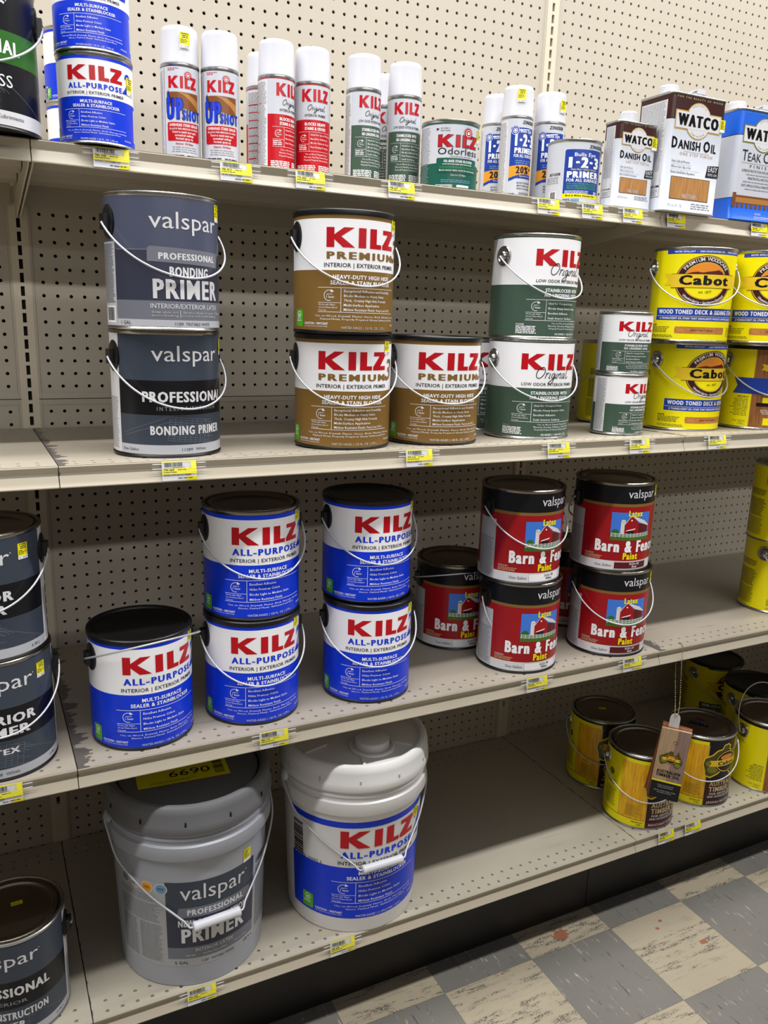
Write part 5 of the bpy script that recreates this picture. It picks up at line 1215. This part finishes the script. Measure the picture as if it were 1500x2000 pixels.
bm = bmesh.new(); lathe(bm, [(0, -0.003), (0.003, -0.0022), (0.0042, 0), (0.0042, 0.001)], 20, 'y'); bmesh.ops.recalc_face_normals(bm, faces=bm.faces[:]); link('rivet', from_bm('rivet', bm), [brass], t, (0.002, -0.0005, 0.058))
tabm = bpy.data.materials.new('clear_tab'); nt_ = NT(tabm); nt_.put(nt_.b.inputs['Base Color'], nt_.mix(nt_.noise(nt_.obj(), 40), (.75, .75, .74), (.85, .85, .84))); nt_.b.inputs['Roughness'].default_value = .3; nt_.b.inputs['Alpha'].default_value = .55
bm = bmesh.new(); P = [(-0.011, 0.0), (0.011, 0.0), (0.011, 0.026)] + [(0.011 * math.cos(math.radians(a)), 0.028 + 0.012 * math.sin(math.radians(a))) for a in range(15, 180, 15)] + [(-0.011, 0.026)]
A_ = [bm.verts.new((x, 0.0, z)) for x, z in P]; B_ = [bm.verts.new((x, 0.0014, z)) for x, z in P]; bm.faces.new(A_); bm.faces.new(B_[::-1])
for i in range(len(P)): bm.faces.new((A_[i], A_[(i + 1) % len(P)], B_[(i + 1) % len(P)], B_[i]))
bmesh.ops.recalc_face_normals(bm, faces=bm.faces[:]); link('hang_tab', from_bm('hang_tab', bm, False), [tabm], t, (-0.008, 0.008, bh_ / 2 - 0.004))
bpy.context.view_layer.update()
inv = t.matrix_world.inverted(); tip = t.matrix_world @ Vector((-0.008, 0.006, bh_ / 2 + 0.028))
Lz = H2
path1 = spline([(1.2954, -0.5466, Lz - 0.002), (1.2950, -0.549, Lz + 0.0022), (1.289, -0.562, Lz + 0.0022), (1.2830, -0.5700, Lz - 0.002), (1.2820, -0.5725, Lz - 0.036), tuple(tip + Vector((0.006, -0.001, 0.03))), tuple(tip + Vector((0.002, 0, 0)))], 40)
path2 = spline([(1.2954, -0.5466, Lz - 0.006), (1.283, -0.556, Lz - 0.05), tuple(tip + Vector((-0.004, 0.002, 0.03))), tuple(tip + Vector((-0.002, 0.001, 0)))], 60)
bm = bmesh.new()
for P in (path1, path2):
    acc = 0; last = P[0]
    for p in P:
        acc += (p - last).length; last = p
        if acc >= 0.0033:
            acc = 0; bmesh.ops.create_icosphere(bm, subdivisions=1, radius=0.00125, matrix=Matrix.Translation(inv @ p))
    tube(bm, [inv @ p for p in P[::6]], 0.00035, 4)
link('bead_chain', from_bm('bead_chain', bm), [brass], t)

# ------------------------------------------------------------------ price tags in the shelf rails
clear = bpy.data.materials.new('clear_holder'); nt_ = NT(clear)
nt_.put(nt_.b.inputs['Base Color'], nt_.mix(nt_.noise(nt_.obj(), 30), (.9, .9, .9), (1, 1, 1))); nt_.b.inputs['Roughness'].default_value = .12; nt_.b.inputs['Alpha'].default_value = .05
wglint = mat('glint_white', '#e6e6e6', .25)  # white for the highlights painted along the clear holder
def price_tag(lv, x, num, text, label, holder=True, w=52, h=29, seed=1):
    d = DEP[lv]; t = thing('price_tag', label, 'price tag', (x, -d - 0.0010, HGT[lv] - 0.0010), 0, 'shelf edge price tags')
    A = Art(); A.rect(-w / 2, w / 2, -h, 0, 'pale', 1); A.rect(w * .34, w / 2, -h * .55, 0, 'sticker', 2); A.rect(-w / 2, w / 2, -h * .66, -h * .36, 'sticker', 2); A.rect(w * .20, w / 2, -h, -h * .8, 'sticker', 2); A.rect(-w / 2, w / 2, -h * .05, 0, 'sticker', 2)
    A.bars(-w * .42, w * .10, -h * .27, -h * .06, 'ink', 3, seed); A.greek(-w * .2, w * .2, -h * .34, -h * .29, 1, 'ink', 3, seed, .4)
    A.txt(num, -w * .46, -h * .48, 3.2, 16, 'ink', 3, .02, 0, 'l'); A.greek(-w * .05, w * .2, -h * .47, -h * .38, 1, 'ink', 3, seed + 2, .3)
    A.greek(-w * .46, 0, -h * .58, -h * .51, 1, 'ink', 3, seed + 3, .5); A.txt(text, -w * .46, -h * .74, 2.5, min(w * .8, len(text) * 1.75), 'ink', 3, .01, 0, 'l')
    A.greek(-w * .05, w * .42, -h * .93, -h * .82, 1, 'ink', 3, seed + 4, .4, .1)
    me = A.flat('card')
    for v in me.vertices:
        z = v.co.z; q = -z / (h / 1000); v.co.y -= 0.0042 * q + 0.0016 * math.sin(PI * q)
    link('card', me, parent=t)
    if holder:
        bm = bmesh.new(); hw = 0.041
        A_ = [(-hw, 0.0006), (hw, 0.0006)]
        pts = [(-0.0003, 0.001), (-0.0022, -0.008), (-0.0042, -0.018), (-0.0052, -0.026)]
        for (ya, za), (yb, zb) in zip(pts, pts[1:]):
            v = [bm.verts.new(p) for p in ((-hw, ya - .0012, za), (hw, ya - .0012, za), (hw, yb - .0012, zb), (-hw, yb - .0012, zb))]; bm.faces.new(v)
        link('clear_holder', from_bm('clear_holder', bm, False), [clear], t)
        bm = bmesh.new()
        for z_ in (-0.0035, -0.0105):
            for s in (-1, 1): tube(bm, [(s * 0.0265, -0.0022, z_), (s * (hw - 0.001), -0.0022, z_)], 0.0006, 6)  # thin white rods paint the holder's edge highlights
        link('holder_glints', from_bm('holder_glints', bm), [wglint], t)
    return t
TG = [(0, .111, '780 768', 'INT/EXT LTX PRIMER QT', 'price tag on the top shelf edge under the blue quart cans', 1), (0, .3027, '785 813', 'UP SHT SPRAY PRIMER', 'price tag on the top shelf edge between the blue lettered and red spray cans', 1),
      (0, .4297, '773 062', 'INT SPRAY PRIMER', 'price tag on the top shelf edge under the red spray cans', 1), (0, .6013, '798 667', 'ODRLESS SPRAY PRIMER', 'price tag on the top shelf edge under the green spray cans', 1),
      (0, .9225, '777 973', 'SPR STAIN PRIMER', 'price tag on the top shelf edge under the orange banded spray cans', 1), (0, 1.0312, '776 456', '1-2-3 LTX PRIMER QT', 'price tag on the top shelf edge under the small blue primer can', 1),
      (0, 1.1373, '768 436', 'NATURL DANISH OIL', 'price tag on the top shelf edge under the small brown tin', 1), (0, 1.258, '768 428', 'NATURL DANISH OIL', 'price tag on the top shelf edge under the large brown tin', 0), (0, 1.512, '768 440', 'TEAK OIL', 'price tag on the top shelf edge under the blue tin', 0),
      (1, .1702, '794 069', 'INT/EXT BTN BLOCK PRIMER', 'price tag on the second shelf edge under the slate cans', 1), (1, .5856, '799 610', 'SEALER PRIMER GL', 'price tag on the second shelf edge under the gold cans', 1), (1, .8889, '779 667', 'LOW ODOR INT PRIMER', 'price tag on the second shelf edge under the green gallon cans', 1),
      (1, 1.0927, '779 628', 'LOW ODOR PRIMER QT', 'price tag on the second shelf edge under the green quart cans', 1), (1, 1.3116, '768 105', 'NATURL DECK STAIN', 'price tag on the second shelf edge under the yellow cans', 1),
      (2, -.1054, '794 067', 'INT LTX PRIMER', 'price tag on the third shelf edge under the dark slate cans', 1), (2, .3199, '780 731', 'INT/EX LTX PRIMER', 'price tag on the third shelf edge under the blue cans', 1), (2, .8807, '798 606', 'LTX FLAT BRN WHT', 'price tag on the third shelf edge under the left barn stack', 1), (2, 1.1357, '798 600', 'LTX FLAT BRN RED', 'price tag on the third shelf edge under the right barn stack', 1),
      (3, .1855, '796 033', 'NEW CONSTR PRIMER', 'price tag on the bottom shelf edge under the grey pail', 1), (3, .462, '780 608', 'INT/EX PRIMER 5G', 'price tag on the bottom shelf edge under the white pail', 1), (3, 1.3134, '768 205', 'TIMBER OIL', 'price tag on the bottom shelf edge under the hanging wood samples', 0), (3, 1.4011, '768 210', 'TIMBER OIL', 'price tag on the bottom shelf edge left of the right timber oil can', 0)]
for i, (lv, x, n, tx, lb, hd) in enumerate(TG): price_tag(lv, x, n, tx, lb, bool(hd), seed=i + 3, w=52 if lv != 3 or i != 20 else 50)
